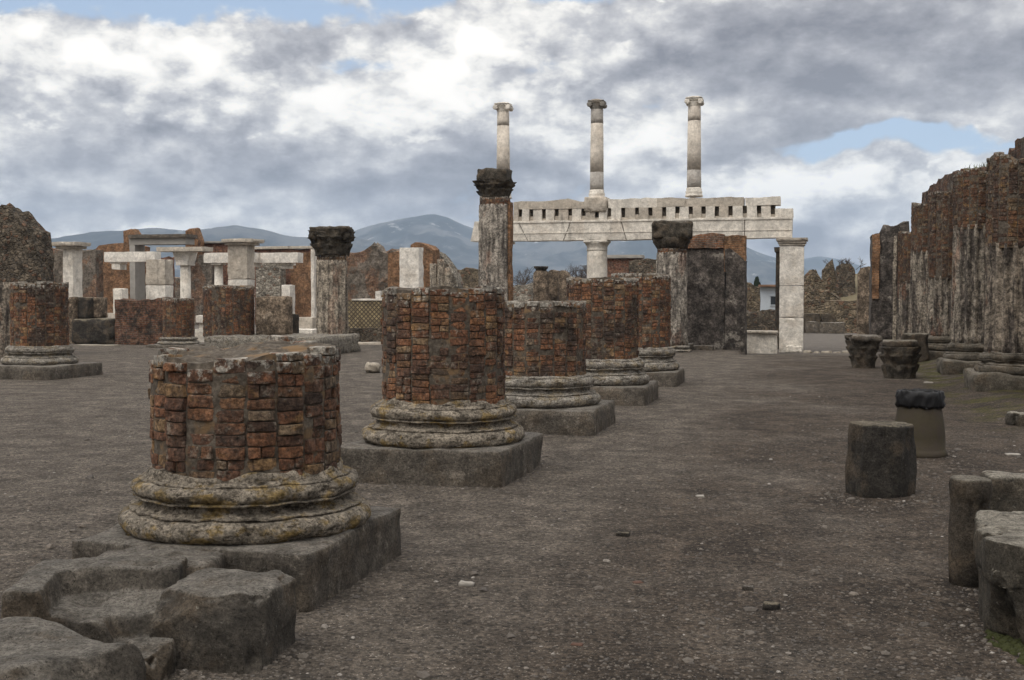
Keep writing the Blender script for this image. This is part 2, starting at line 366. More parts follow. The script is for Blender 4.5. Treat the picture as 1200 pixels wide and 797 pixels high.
def m_brickwall(name, c1=(.25, .115, .06), c2=(.17, .075, .045), mortar=(.22, .19, .155), over=(.12, .1, .08), amt=.6, plaster=None, pl=.5, bw=.24, rh=.065, ms=.010, sc_=1.3):
    s = MAT(name); n = s.node('ShaderNodeTexBrick'); s.L.new(s.vm('ADD', s.wallco(), s.vm('SCALE', s.vm('SUBTRACT', s.noise(s.pos, 3, 3, out='Color'), (.5, .5, .5)))), n.inputs['Vector'])
    for q in s.N:
        if q.bl_idname == 'ShaderNodeVectorMath' and q.operation == 'SCALE': q.inputs['Scale'].default_value = .05
    for k, x in (('Color1', c1), ('Color2', c2), ('Mortar', mortar)): n.inputs[k].default_value = (*x, 1)
    for k, x in (('Scale', 1), ('Mortar Size', ms), ('Brick Width', bw), ('Row Height', rh), ('Bias', -.1), ('Mortar Smooth', .3)): n.inputs[k].default_value = x
    c = s.mix(s.ss(s.noise(s.pos, 7, 5, .7), .45, .75), n.outputs[0], s.mix(.5, n.outputs[0], (.34, .2, .1)))
    c = s.mix(s.m('MULTIPLY', s.ss(s.noise(s.pos, sc_*2.4, 8, .72), .47, .6), amt), c, over)
    if plaster: c = s.mix(s.m('MULTIPLY', s.ss(s.noise(s.st(1, 1, .8), sc_*.7, 8, .66), .5-.12*(pl-.5), .56-.12*(pl-.5)), .92), c, s.mix(s.noise(s.st(1, 1, .4), 4, 7, .7), tuple(x*.55 for x in plaster), tuple(x*1.3 for x in plaster)))
    c = s.mix(s.m('MULTIPLY', s.ss(s.noise(s.pos, 14, 7, .75), .60, .70), .5), c, (.38, .34, .29))
    c = s.grit(s.grit(c, 9, .55, 1.5), 1.7, .6, 1.4)
    h = s.m('ADD', s.m('MULTIPLY', n.outputs['Fac'], -1.0), s.m('MULTIPLY', s.noise(s.pos, 16, 8, .8), 2.0))
    return s.done(c, .93, h, .04)
def m_rubble(name, a=(.12, .1, .08), b=(.26, .215, .16), cell=5.0, mortar=(.17, .145, .115), over=(.09, .08, .06), amt=.5):
    s = MAT(name); p = s.st(1, 1, 1.5); k = s.voro(p, cell, 'F1', 'Color'); e = s.voro(p, cell, 'DISTANCE_TO_EDGE')
    sp = s.node('ShaderNodeSeparateColor'); s.L.new(k, sp.inputs[0])
    c = s.mix(sp.outputs[0], a, b); c = s.mix(s.m('MULTIPLY', s.ss(sp.outputs[1], .82, .9), .7), c, (.17, .09, .055))
    c = s.mix(s.ss(e, .10, .03), c, mortar)
    c = s.mix(s.m('MULTIPLY', s.ss(s.noise(s.pos, 1.6, 8, .72), .46, .62), amt), c, over)
    c = s.mix(s.m('MULTIPLY', s.ss(s.noise(s.pos, 16, 7, .75), .60, .70), .5), c, (.36, .33, .28))
    c = s.grit(s.grit(c, 10, .5, 1.55), 1.9, .6, 1.4); h = s.m('ADD', s.ss(e, 0, .14), s.noise(s.pos, 14, 8, .8)); return s.done(c, .95, h, .09)
def m_plain(name, col, rough=.8, var=.25, sc_=8, bump=.004):
    s = MAT(name); c = s.mix(s.noise(s.pos, sc_, 6, .7), tuple(x*(1-var) for x in col), tuple(min(1, x*(1+var)) for x in col))
    return s.done(c, rough, s.noise(s.pos, sc_*6, 5, .7), bump)
def m_plaster(name, base=(.07, .06, .052), pale=(.36, .33, .28), amt=.5):
    """dark weathered wall plaster with pale losses"""
    s = MAT(name); c = s.ramp(s.noise(s.pos, 3, 9, .72), [(.3, tuple(x*.55 for x in base)), (.5, base), (.7, tuple(x*1.9 for x in base))])
    c = s.mix(s.m('MULTIPLY', s.ss(s.noise(s.pos, 15, 7, .75), .58, .66), .6), c, tuple(x*3 for x in base))
    k = s.m('ADD', s.noise(s.pos, 1.5, 7, .62), s.ss(s.z, 1.3, .1, 0, .10)); c = s.mix(s.m('MULTIPLY', s.ss(k, .64, .68), amt), c, s.mix(s.noise(s.pos, 9, 5), tuple(x*.5 for x in pale), pale))
    c = s.grit(s.grit(c, 16, .5, 1.6), 3, .6, 1.45)
    return s.done(c, .93, s.noise(s.pos, 14, 8, .8), .05)

M = {}
M['brick'] = m_brick('old_brick', .36, .75); M['brick_far'] = m_brick('old_brick_lichened', .42, .95); M['mortar'] = m_mortar('lime_mortar')
M['base'] = m_lichen('lichened_base'); M['base_far'] = m_lichen('weathered_base', (.34, .31, .265), .3, .9); M['crust'] = m_lichen('grey_lichen_crust', (.28, .255, .215), .12, .9)
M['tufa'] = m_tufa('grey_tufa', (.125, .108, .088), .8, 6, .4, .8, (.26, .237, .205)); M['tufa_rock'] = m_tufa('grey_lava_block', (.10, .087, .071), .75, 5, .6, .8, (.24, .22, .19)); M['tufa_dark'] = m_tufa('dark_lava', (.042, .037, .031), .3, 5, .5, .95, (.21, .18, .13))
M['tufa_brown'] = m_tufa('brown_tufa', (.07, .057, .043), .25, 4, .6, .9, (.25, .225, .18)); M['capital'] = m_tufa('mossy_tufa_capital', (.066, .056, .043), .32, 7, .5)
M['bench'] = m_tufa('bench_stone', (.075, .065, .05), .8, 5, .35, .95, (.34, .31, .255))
M['marble'] = m_marble('weathered_marble'); M['marble_clean'] = m_marble('pale_marble', (.82, .77, .69), .28); M['marble_dirty'] = m_marble('stained_marble', (.54, .48, .40), .85)
M['travertine'] = m_marble('travertine', (.36, .32, .26), .6)
M['stucco'] = m_stucco('streaked_stucco'); M['stucco_dark'] = m_stucco('dark_streaked_stucco', (.25, .21, .165), .9, .55); M['stucco_pale'] = m_stucco('pale_stucco', (.36, .31, .245), .6, .3); M['stucco_wall'] = m_stucco('wall_column_stucco', (.265, .23, .185), .9, .4)
M['wall_brick'] = m_brickwall('brick_wall'); M['wall_orange'] = m_brickwall('orange_brick_wall', (.31, .165, .085), (.22, .11, .058), mortar=(.22, .15, .095), over=(.15, .10, .065), amt=.55)
M['wall_red'] = m_brickwall('red_brick_wall', (.24, .09, .05), (.16, .06, .04), amt=.5); M['wall_dark'] = m_brickwall('dark_brick_wall', (.19, .085, .05), (.11, .055, .038), mortar=(.14, .12, .1), over=(.045, .04, .034), amt=.9)
M['wall_plaster'] = m_brickwall('plastered_brick_wall', (.22, .12, .07), (.17, .08, .05), plaster=(.19, .165, .135), pl=.9)
M['reticulate'] = None
M['rubble'] = m_rubble('rubble_wall'); M['rubble_dark'] = m_rubble('dark_rubble', (.09, .075, .058), (.20, .16, .115), 7, (.14, .115, .088), (.06, .053, .042), .6)
M['rubble_pale'] = m_rubble('pale_rubble', (.2, .175, .14), (.4, .36, .3), 4, (.3, .27, .22), (.17, .15, .12), .4); M['rubble_brown'] = m_rubble('brown_rubble', (.1, .08, .058), (.25, .195, .13), 4, (.18, .145, .1), (.09, .075, .05), .5)
M['plaster_dark'] = m_plaster('dark_plaster'); M['plaster_brown'] = m_plaster('brown_plaster', (.13, .10, .072), (.33, .28, .22), .4)
M['concrete'] = m_plain('grey_concrete', (.33, .31, .28), .9, .3, 3, .01); M['doorway_shade'] = m_plain('painted_deep_shade', (.035, .03, .026))
M['hut'] = m_plain('pale_hut_paint', (.42, .46, .5), .8, .15, 4); M['tile'] = m_plain('roof_tile', (.2, .12, .08)); M['glass'] = m_plain('window_glass', (.03, .035, .04), .2, .1)
M['bag'] = m_plain('black_plastic_bag', (.010, .0098, .0105), .5, .3, 20, .003)
s = MAT('bin_terracotta'); M['bin'] = s.done(s.mix(s.ss(s.noise(s.pos, 7, 6, .65), .42, .62), (.046, .036, .026), s.mix(s.noise(s.pos, 30, 4), (.034, .029, .015), (.058, .046, .030))), .8, s.noise(s.pos, 60, 5, .7), .003)
M['bark'] = m_plain('bark', (.075, .06, .05)); M['leaf'] = m_plain('dry_green_leaf', (.085, .1, .035), .7, .4, 6); M['leaf_dark'] = m_plain('dark_cypress_leaf', (.025, .04, .02), .8, .4, 3)
M['moss'] = m_plain('moss', (.04, .045, .014), .95, .5, 30, .01); M['pebble_l'] = m_plain('pale_pebble', (.27, .25, .22), .9, .3, 12); M['fragment_red'] = m_plain('red_terracotta', (.09, .05, .036), .9, .3, 40)
s = MAT('reticulate_wall'); wc = s.wallco(); rot = s.node('ShaderNodeMapping'); s.L.new(wc, rot.inputs[0]); rot.inputs['Rotation'].default_value = (0, 0, R(45))
bt = s.node('ShaderNodeTexBrick', offset=0.0); s.L.new(rot.outputs[0], bt.inputs['Vector'])
for k, x in (('Color1', (.33, .265, .15, 1)), ('Color2', (.16, .125, .075, 1)), ('Mortar', (.07, .055, .04, 1))): bt.inputs[k].default_value = x
for k, x in (('Scale', 1), ('Mortar Size', .018), ('Brick Width', .115), ('Row Height', .115)): bt.inputs[k].default_value = x
M['reticulate'] = s.done(s.mix(s.m('MULTIPLY', s.ss(s.noise(s.pos, 2.2, 6, .7), .48, .62), .5), bt.outputs[0], (.11, .09, .065)), .93, bt.outputs['Fac'], -.02)

# ------------------------------------------------------------------ the setting: ground, mountains, haze
def ground_h(P):
    """height of the ground sheet: the ruined hall's floor, and the forum a step lower beyond its front"""
    q = P[:, 0]*V[0]+P[:, 1]*V[1]; r = P[:, 0]*U[0]+P[:, 1]*U[1]
    k = np.clip((q+2.38)/.3, 0, 1); r0 = 38.4-4.6*k*k*(3-2*k); t = np.clip((r-r0)/1.0, 0, 1); t = t*t*(3-2*t)
    near = np.clip(1-(P[:, 1]-8)/26, 0, 1)
    z = FORUM*t+(.014*fbm(P*[1, 1, 0], .4, 2)*near+(.006*fbm(P*[1, 1, 0]+5, 3.2, 3)+.0035*fbm(P*[1, 1, 0]+9, 9, 2))*np.clip(1-(P[:, 1]-5)/7, 0, 1))
    m = np.clip((q-2.2)/.7, 0, 1)*np.clip((34-r)/4, 0, 1)*np.clip((r-11)/4, 0, 1)
    return z+m*(.10+.05*fbm(P*[1, 1, 0], 1.1, 3))
def spaced(lo, hi, fine, growth, c=0.0):
    out = [c]; st = fine
    while out[-1] < hi: out.append(out[-1]+st); st = fine+growth*abs(out[-1]-c)
    b = [c]; st = fine
    while b[-1] > lo: b.append(b[-1]-st); st = fine+growth*abs(b[-1]-c)
    return np.array(sorted(set(out+b)))
gx = spaced(-9000, 9000, .05, .022, 0.0); gy = spaced(-60, 14000, .035, .010, 4.6)
X, Y = np.meshgrid(gx, gy); G = np.stack([X.ravel(), Y.ravel(), np.zeros(X.size)], 1); G[:, 2] = ground_h(G)
nx_, ny_ = len(gx), len(gy)
ii = (np.arange(ny_-1)[:, None]*nx_+np.arange(nx_-1)[None]).ravel()
GF = np.stack([ii, ii+1, ii+nx_+1, ii+nx_], 1)
s = MAT('volcanic_gravel'); p2 = s.st(1, 1, 0)
qv = s.vm('DOT_PRODUCT', s.pos, tuple(V)); uv = s.vm('DOT_PRODUCT', s.pos, tuple(U))
big = s.noise(p2, .35, 6, .6); med = s.noise(p2, 1.7, 7, .68); strk = s.noise(s.st(1, .8, 0), 1.2, 8, .7)
c = s.ramp(med, [(.33, (.052, .042, .033)), (.5, (.098, .083, .068)), (.67, (.150, .128, .106))])
path = s.m('MULTIPLY', s.ss(qv, -1.9, -.6), s.ss(uv, 45, 20)); path = s.m('MULTIPLY', path, s.ss(big, .30, .56))
c = s.mix(s.m('MULTIPLY', path, .75), c, s.mix(s.ss(strk, .38, .62), (.034, .025, .018), (.092, .071, .053)))
c = s.mix(s.m('MULTIPLY', s.ss(s.noise(s.st(1, .75, 0), 1.5, 9, .74), .47, .60), s.m('MULTIPLY_ADD', path, .72, .26)), c, (.030, .022, .016))
c = s.mix(s.m('MULTIPLY', s.ss(s.noise(s.st(1, .8, 0), 2.3, 8, .74), .54, .66), .75), c, (.165, .139, .115))
red = s.m('MULTIPLY', s.ss(s.noise(p2, 4.3, 6, .75), .66, .72), s.ss(qv, -2.2, -.8)); c = s.mix(s.m('MULTIPLY', red, .5), c, (.115, .066, .043))
vor = s.voro(p2, 48, 'F1', 'Color'); sc3 = s.node('ShaderNodeSeparateColor'); s.L.new(vor, sc3.inputs[0]); vd = s.voro(p2, 48)
c = s.mix(.60, c, s.mix(sc3.outputs[0], s.mix(.5, c, (.02, .017, .014)), s.mix(.45, c, (.24, .205, .17))))
vor2 = s.voro(p2, 150, 'F1', 'Color'); sc4 = s.node('ShaderNodeSeparateColor'); s.L.new(vor2, sc4.inputs[0])
c = s.mix(s.m('MULTIPLY', s.m('GREATER_THAN', sc4.outputs[1], .975), .7), c, (.36, .33, .29))
c = s.mix(s.m('MULTIPLY', s.m('LESS_THAN', sc3.outputs[2], .07), .7), c, (.03, .026, .022))
moss = s.m('MULTIPLY', s.m('MULTIPLY', s.ss(qv, 1.75, 2.2), s.ss(qv, 4.2, 3.4)), s.m('MULTIPLY', s.ss(uv, 14, 19), s.ss(uv, 37, 30)))
c = s.mix(s.m('MULTIPLY', moss, s.ss(s.noise(p2, 1.4, 7, .7), .47, .56)), c, s.mix(s.noise(p2, 20, 5), (.05, .055, .014), (.115, .105, .04)))
c = s.grit(s.grit(c, 30, .45, 1.7, .85), 5, .84, 1.18, .75)
c = s.mix(1.0, s.grit(c, 2.6, .78, 1.16, .74, .08), s.mix(s.m('MULTIPLY', path, 1.25, None, True), (.98, .965, .945), (.70, .65, .60)), 'MULTIPLY')
far = s.ss(uv, 38, 41); c = s.mix(s.m('MULTIPLY', far, .5), c, (.17, .155, .14))
plain = s.ss(s.y, 130, 260); c = s.mix(plain, c, s.mix(s.noise(s.pos, .012, 7, .7), (.035, .045, .03), (.11, .105, .075)))
hb = s.m('ADD', s.m('MULTIPLY', vd, -1.1), s.m('MULTIPLY', s.noise(p2, 34, 7, .75), 2.2)); hb = s.m('MULTIPLY_ADD', med, 3.0, hb)
M['ground'] = s.done(c, .95, hb, .018)
g = MB(); g.v.append(G); g.n = len(G); g.f = GF.tolist(); g.mi = [0]*len(GF); g.tint = [.5]*len(GF); g.wear = [np.zeros(len(G))]
tag(g.build('ground', M['ground'], None, (0, 0, 0), True), kind='structure')
def gz(x, y): return float(ground_h(np.array([[x, y, 0.0]]))[0])
def on_ground(px, py):
    """where the sight line through a picture point meets the ground"""
    d = CAMZ/(-tan(atan((H0/2-py)/FPX)-PITCH)); P = at(px, py, d)
    for _ in range(4):
        z = gz(P[0], P[1]); d = (CAMZ-z)/CAMZ*CAMZ/(-tan(atan((H0/2-py)/FPX)-PITCH)); P = at(px, py, d)
    P[2] = gz(P[0], P[1]); return P

# loose stones bedded in the gravel
ICO = None
def ico():
    global ICO
    if ICO is None:
        t = (1+5**.5)/2; v = np.array([(-1, t, 0), (1, t, 0), (-1, -t, 0), (1, -t, 0), (0, -1, t), (0, 1, t), (0, -1, -t), (0, 1, -t), (t, 0, -1), (t, 0, 1), (-t, 0, -1), (-t, 0, 1)], float)
        f = [(0, 11, 5), (0, 5, 1), (0, 1, 7), (0, 7, 10), (0, 10, 11), (1, 5, 9), (5, 11, 4), (11, 10, 2), (10, 7, 6), (7, 1, 8), (3, 9, 4), (3, 4, 2), (3, 2, 6), (3, 6, 8), (3, 8, 9), (4, 9, 5), (2, 4, 11), (6, 2, 10), (8, 6, 7), (9, 8, 1)]
        ICO = v/np.linalg.norm(v[0]), f
    return ICO
s = MAT('loose_gravel'); t = s.attr('tint')
M['gravel'] = s.done(s.mix(s.noise(s.pos, 90, 4), s.ramp(t, [(0, (.035, .03, .027)), (.45, (.085, .070, .056)), (.8, (.125, .106, .087)), (.95, (.115, .085, .06)), (.985, (.30, .27, .235)), (1, (.42, .39, .35))]), (.10, .09, .08)), .9, s.noise(s.pos, 200, 4), .002)
IV, IF = ico()
def scatter(n, dlo, dhi, smin, smax, mb):
    d = dlo*(dhi/dlo)**rng.random(n); a = (rng.random(n)-.5)*.92; P = np.stack([a*d, d, np.zeros(n)], 1); P[:, 2] = ground_h(P)
    sz = smin*(smax/smin)**(rng.random(n)**2.2)
    v = IV[None]*(1+.35*(rng.random((n, 12, 1))-.5)); sq = np.stack([1+.5*rng.random(n), .8+.4*rng.random(n), .45+.35*rng.random(n)], 1)
    v = v*sq[:, None]*sz[:, None, None]; th = rng.random(n)*2*pi; cx, sx = np.cos(th), np.sin(th)
    v = np.stack([v[..., 0]*cx[:, None]-v[..., 1]*sx[:, None], v[..., 0]*sx[:, None]+v[..., 1]*cx[:, None], v[..., 2]], 2)+P[:, None]+np.array([0, 0, .1])*sz[:, None, None]
    f = (np.array(IF)[None]+12*np.arange(n)[:, None, None]).reshape(-1, 3)
    mb.add(v.reshape(-1, 3), f, 0, np.repeat(rng.random(n), 20))
gm = MB(); scatter(20000, 4.7, 14, .003, .013, gm); scatter(5000, 9, 26, .007, .02, gm); scatter(260, 4.9, 16, .014, .035, gm)
def litter(c, hw, hd, rot, n, out=.10):
    fr = frame(rot); e = rng.random(n)*4; t = rng.random(n)*2-1; o = np.abs(rng.normal(size=n))*out
    lx = np.where(e < 1, t*hw, np.where(e < 2, hw+o, np.where(e < 3, t*hw, -hw-o))); ly = np.where(e < 1, -hd-o, np.where(e < 2, t*hd, np.where(e < 3, hd+o, t*hd)))
    P = np.array(c)*[1, 1, 0]+np.outer(lx, fr[0])+np.outer(ly, fr[1]); P[:, 2] = ground_h(P)
    for p in P: gm.add(IV*(.004+.012*rng.random()**2)*[1.2, 1, .7]*(1+.3*(rng.random((12, 1))-.5))+p+[0, 0, .001], IF, 0, rng.random())
for c_, a_, b_, n_ in ((at(288, HY, 6.9), .74, .74, 420), (at(519.5, HY, 10.85), .76, .76, 420), (at(634, HY, 14.7), .82, .82, 300), (at(261, HY, 5.33), .26, .26, 160), (at(1031, HY, 9.7), .26, .26, 160), (at(1077, HY, 12.3), .28, .28, 120), (np.array([2.66, 5.83, 0]), .36, .50, 260), (at(20, HY, 4.72), .5, .3, 120)): litter(c_, a_, b_, ROT, n_)
tag(gm.build('gravel', M['gravel'], None, (0, 0, 0)), kind='stuff')

# mountains across the plain
def ridge(name, d, prof, depth, mat, amp):
    xs = np.array([p[0] for p in prof]); ys = np.array([p[1] for p in prof])
    px = np.linspace(xs[0], xs[-1], 260); py = np.interp(px, xs, ys); k = np.ones(7)/7; py = np.convolve(np.pad(py, 3, 'edge'), k, 'valid')
    rings = []
    for t in np.linspace(-1, .8, 40):
        y = d+depth*t; hgt = np.array([zat(p, d) for p in py]); x = (px-600)/FPX*d
        P = np.stack([x, np.full_like(x, y), hgt*0], 1)
        sh = max(0, 1-abs(t)**.85) ; z = hgt*sh
        z = z+(fbm(P, 1.0/(d*.09), 6, .55)*hgt.max()*amp)*sh**.5*(1 if t < 0 else .3)*min(1, abs(t)*6)-30*(1-sh)
        P[:, 2] = z; rings.append(P)
    mb = MB(); loft(mb, rings, False, False)
    return tag(mb.build(name, mat, None, (0, 0, 0), True), kind='structure')
s = MAT('mountain_slopes'); c = s.mix(s.ss(s.noise(s.pos, .0045, 10, .72), .44, .60), (.012, .017, .02), (.085, .085, .085))
c = s.mix(s.m('MULTIPLY', s.ss(s.noise(s.pos, .011, 8, .8), .58, .66), .8), c, (.34, .34, .34)); M['mountain'] = s.done(c, .95)
ridge('mountain', 4200, [(360, 300), (395, 282), (418, 270), (440, 262), (470, 256), (500, 249), (520, 249), (540, 259), (560, 266), (590, 262), (640, 254), (700, 250), (760, 253), (815, 264), (860, 280), (890, 294), (925, 304), (960, 318), (1000, 336)], 1500, M['mountain'], .22)
ridge('mountain', 3300, [(-200, 320), (-60, 300), (20, 288), (70, 279), (105, 272), (150, 268), (190, 266), (230, 270), (262, 266), (285, 263), (310, 266), (335, 274), (362, 276), (400, 274), (440, 282), (490, 292), (560, 312), (640, 338)], 1100, M['mountain'], .25)
ridge('mountain', 5200, [(860, 330), (900, 312), (935, 303), (960, 298), (985, 302), (1010, 310), (1040, 316), (1100, 310), (1200, 300), (1300, 320)], 800, M['mountain'], .2)
hz = MB(); T, F = gridbox((-1, 1), (-1, 1), (-1, 1)); hz.add(T*np.array([4200, 3080, 225])+np.array([0, 2980, 223]), F)
hm = bpy.data.materials.new('haze_air'); hm.use_nodes = True; hn = hm.node_tree; hn.nodes.clear()
ho = hn.nodes.new('ShaderNodeOutputMaterial'); pv = hn.nodes.new('ShaderNodeVolumePrincipled'); hn.links.new(pv.outputs[0], ho.inputs['Volume'])
pv.inputs['Density'].default_value = .00014; pv.inputs['Color'].default_value = (.62, .78, 1.0, 1); pv.inputs['Anisotropy'].default_value = -.15
tag(hz.build('haze', hm, None, (0, 0, -30)), kind='stuff')
hz_o = bpy.data.objects['haze']

# ------------------------------------------------------------------ brick column stumps
CO = {}
def brick_tmpl(q):
    if q not in CO:
        n = {3: (5, 3, 3), 2: (3, 2, 2), 1: (2, 2, 1)}[q]
        CO[q] = gridbox(lin(n[0], .12) if q > 1 else lin(n[0]), lin(n[1]), lin(n[2], .3) if q > 1 else lin(n[2]))
    return CO[q]
def brick_shaft(mb, c, r, z0, top, nfl=20, course=.064, q=3, mortar_gap=.003, groove=.018, rot0=0.0, rubble=.5, missing=.03, flute=True):
    """courses of radial bricks, each flute its own stack of brick faces; top(theta) = broken top height"""
    C = np.array(c); w_ = 2*pi*r/nfl
    T, F = brick_tmpl(q); tz = lambda th: top(th)
    nmax = int((max(top(a) for a in np.linspace(0, 2*pi, 60))-z0)/course)+1
    for i in range(nfl):
        th = rot0+i*2*pi/nfl; er = np.array([cos(th), sin(th), 0]); et = np.array([-sin(th), cos(th), 0]); ez = np.array([0, 0, 1.0])
        prog = .012*rng.normal()*.3; zoff = rng.normal()*.006
        z = z0; k = 0
        while True:
            h = course*(1+.10*rng.normal()); h = min(max(h, course*.7), course*1.35)
            if z+h > top(th)+course*.35: break
            if rng.random() > missing or k == 0:
                pieces = [(0.0, w_-groove)]
                if rng.random() < .26:
                    f = .35+.3*rng.random(); ww = w_-groove; pieces = [(-ww/2+ww*f/2, ww*f-.004), (ww/2-ww*(1-f)/2, ww*(1-f)-.004)]
                for off, bw in pieces:
                    bw = bw*(1+.05*rng.normal()); dep = .12; pr = prog+.0045*rng.normal()-(.02 if rng.random() < .06 else 0)
                    sz = (bw, dep, h-mortar_gap*(1+rng.random()))
                    P = rounded(T, sz, .006*(.6+.9*rng.random()))
                    if flute: P = P+np.stack([0*P[:, 0], -(np.abs(P[:, 0])/(w_/2))**2*.016*(P[:, 1] > 0), 0*P[:, 0]], 1)
                    tl = .025*rng.normal(); P = P+np.stack([0*P[:, 0], 0*P[:, 0], P[:, 0]*tl], 1)
                    W = C+np.outer(P[:, 0]+off, et)+np.outer(P[:, 1]+r-dep/2+pr, er)+np.outer(P[:, 2]+z+h/2+zoff, ez)
                    if q > 1: W = W+(.0038*vfbm(W, 17, 3)+.0022*vfbm(W, 60, 2))*(1 if q > 2 else .8)
                    wear = np.clip(1-(top(th)-W[:, 2]+C[2])/.26, 0, 1)**1.3*.8
                    mb.add(W, F, 0, rng.random(), wear)
            z += h; k += 1
    # mortar core showing in the grooves and on the broken top
    core = MB(); seg = nfl*4; zs = np.linspace(0, 1, 10)
    rings = []; ths = np.arange(seg)/seg*2*pi
    for zz in zs:
        hh = np.array([z0-.03+zz*(top(a)-.01-z0+.03) for a in ths]); rr = r-.013-.012*(zz > .95)
        rings.append(np.stack([C[0]+rr*np.cos(ths), C[1]+rr*np.sin(ths), C[2]+hh], 1))
    for kk in (.86, .7, .45, .2, .05):
        hh = np.array([top(a) for a in ths])*min(1, kk*1.3)+np.mean([top(a) for a in ths])*(1-min(1, kk*1.3))
        rings.append(np.stack([C[0]+r*kk*np.cos(ths), C[1]+r*kk*np.sin(ths), C[2]+hh-.012], 1))
    for a_, qq in enumerate(rings): rings[a_] = qq+.010*vfbm(qq, 14, 4)*(1 if a_ < 10 else 1.8)
    loft(mb, rings, True, True, 1, .5, 0)
STUMPS = 'brick column stumps on moulded bases'
def stump(label, P, r, zbase, ztop, shaft_bottom, zpl, q=3, nfl=20, top=None, plinth=(1.46, 1.46), base=None, seg=120, cap=None, rot0=.1, course=.064, base_r=None, missing=.03):
    C = np.array([P[0], P[1], gz(P[0], P[1])]); t = thing('brick_column_stump', label, 'column stump', C, STUMPS)
    mb = MB(); brick_shaft(mb, C, r, shaft_bottom, top or (lambda a: ztop), nfl, course, q, rot0=rot0, missing=missing); mb.build('shaft', [M['brick'] if q == 3 else M['brick_far'], M['mortar']], t)
    mb = MB(); lathe(mb, C, attic(base_r or r*1.325, shaft_bottom+.015-zpl, zpl-.005), seg, .008 if q == 3 else .012, 8, 5, chip=.045); 
    if q == 3: lathe(mb, C, [(r*1.035, shaft_bottom-.03), (r*1.03, shaft_bottom+.012), (r*1.005, shaft_bottom+.04)], seg, .010, 8, 5, cap=False, zfun=lambda th, r_, z: z+.018*np.sin(5*th+1)*(z > shaft_bottom)+.012*np.sin(13*th)*(z > shaft_bottom))
    mb.build('base', base or M['base'], t, smooth=True)
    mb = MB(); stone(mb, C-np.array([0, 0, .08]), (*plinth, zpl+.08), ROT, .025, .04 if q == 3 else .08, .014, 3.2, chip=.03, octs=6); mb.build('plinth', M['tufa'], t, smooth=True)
    if cap: cap(C, t)
    return t
def row(px, d): return at(px, HY, d)
def top1(a):   # camera side is theta = -pi/2
    return 1.268+.05*max(0, sin(a))+.035*max(0, cos(a-.2))+.012*sin(5*a+1)+.008*sin(11*a)
stump('broken brick column stump nearest the camera, yellow lichen on its moulded base', row(288, 6.9), .536, 0, 1.3, .60, .30, 3, 20, top1, (1.38, 1.44), missing=.015, rot0=.05)
stump('tall red brick column stump standing second in the row, over a big grey square plinth', row(519.5, 10.85), .555, 0, 1.66, .64, .30, 3, 20, lambda a: 1.665+.012*sin(3*a)+.008*sin(7*a), (1.5, 1.5), rot0=.0, missing=.012)
stump('third brick stump of the row, lower than its neighbours, grey lichen crust on top', row(634, 14.7), .55, 0, 1.52, .64, .29, 2, 20, lambda a: 1.535+.01*sin(4*a), (1.6, 1.6), M['base_far'], 96, missing=.01)
stump('fourth brick column stump of the row, with no gap to the lower stump before it', row(706, 18.5), .555, 0, 1.85, .66, .28, 2, 20, lambda a: 1.885+.02*sin(3*a), (1.55, 1.55), M['base_far'], 84, missing=.012)
stump('farthest brick column stump of the right row, undercut just above its base', row(751, 22.3), .55, 0, 2.0, .68, .26, 2, 20, lambda a: 2.02+.02*sin(2*a), (1.5, 1.5), M['base_far'], 72, missing=.012)
stump('brick column stump standing alone at the far left on a wide plinth', row(46, 24.2), .555, 0, 1.85, .62, .26, 2, 20, lambda a: 1.88+.012*sin(5*a), (1.75, 1.75), M['base_far'], 72, missing=.01)
stump('slim distant brick stump beside the low brick wall, left of the white ruins', row(209, 38.4), .50, 0, 1.55, .32, .1, 1, 18, lambda a: 1.56, (1.5, 1.5), M['base_far'], 60, course=.07)

# ------------------------------------------------------------------ helpers for standing ruins
def wallmesh(mb, p0, p1, prof, z0, thick, res=.12, amp=.03, scale=2.2, jag=.06, mi=0, step=.0, lean=0.0):
    """a broken wall from p0 to p1; prof = [(metres along, top z)...]"""
    p0 = np.array(p0, float); p1 = np.array(p1, float); Lg = np.linalg.norm((p1-p0)[:2]); dr = (p1-p0)/Lg; dr[2] = 0; nn = np.array([dr[1], -dr[0], 0])
    ns = int(max(3, min(160, Lg/res))); ss_ = np.linspace(0, Lg, ns+1)
    tp = np.interp(ss_, [a for a, _ in prof], [b for _, b in prof])
    if jag: tp = tp+jag*(fbm(np.stack([ss_*2.2+p0[0]*7, ss_*0+p0[1], ss_*0], 1), 1.0, 4)+.0)
    if step: tp = np.round(tp/step)*step
    nz = int(max(3, min(70, (max(tp)-z0)/res))); fr = np.linspace(0, 1, nz+1); nt = max(1, int(min(8, thick/max(res, .15))))
    rings = []
    for s_, t_ in zip(ss_, tp):
        zs = z0+(t_-z0)*fr
        a = [p0+dr*s_+nn*thick/2+[0, 0, z-p0[2]] for z in zs]
        m_ = [p0+dr*s_+nn*thick*(.5-k/(nt+1))+[0, 0, t_+jag*.7*float(_h(np.int64(int(s_*10)), np.int64(k), np.int64(3)))-p0[2]] for k in range(1, nt+1)]
        b = [p0+dr*s_-nn*thick/2+[0, 0, z-p0[2]] for z in zs[::-1]]
        rings.append(np.array(a+m_+b))
    for k, q in enumerate(rings): rings[k] = q+amp*vfbm(q, scale, 4)
    return loft(mb, rings, True, True, mi)
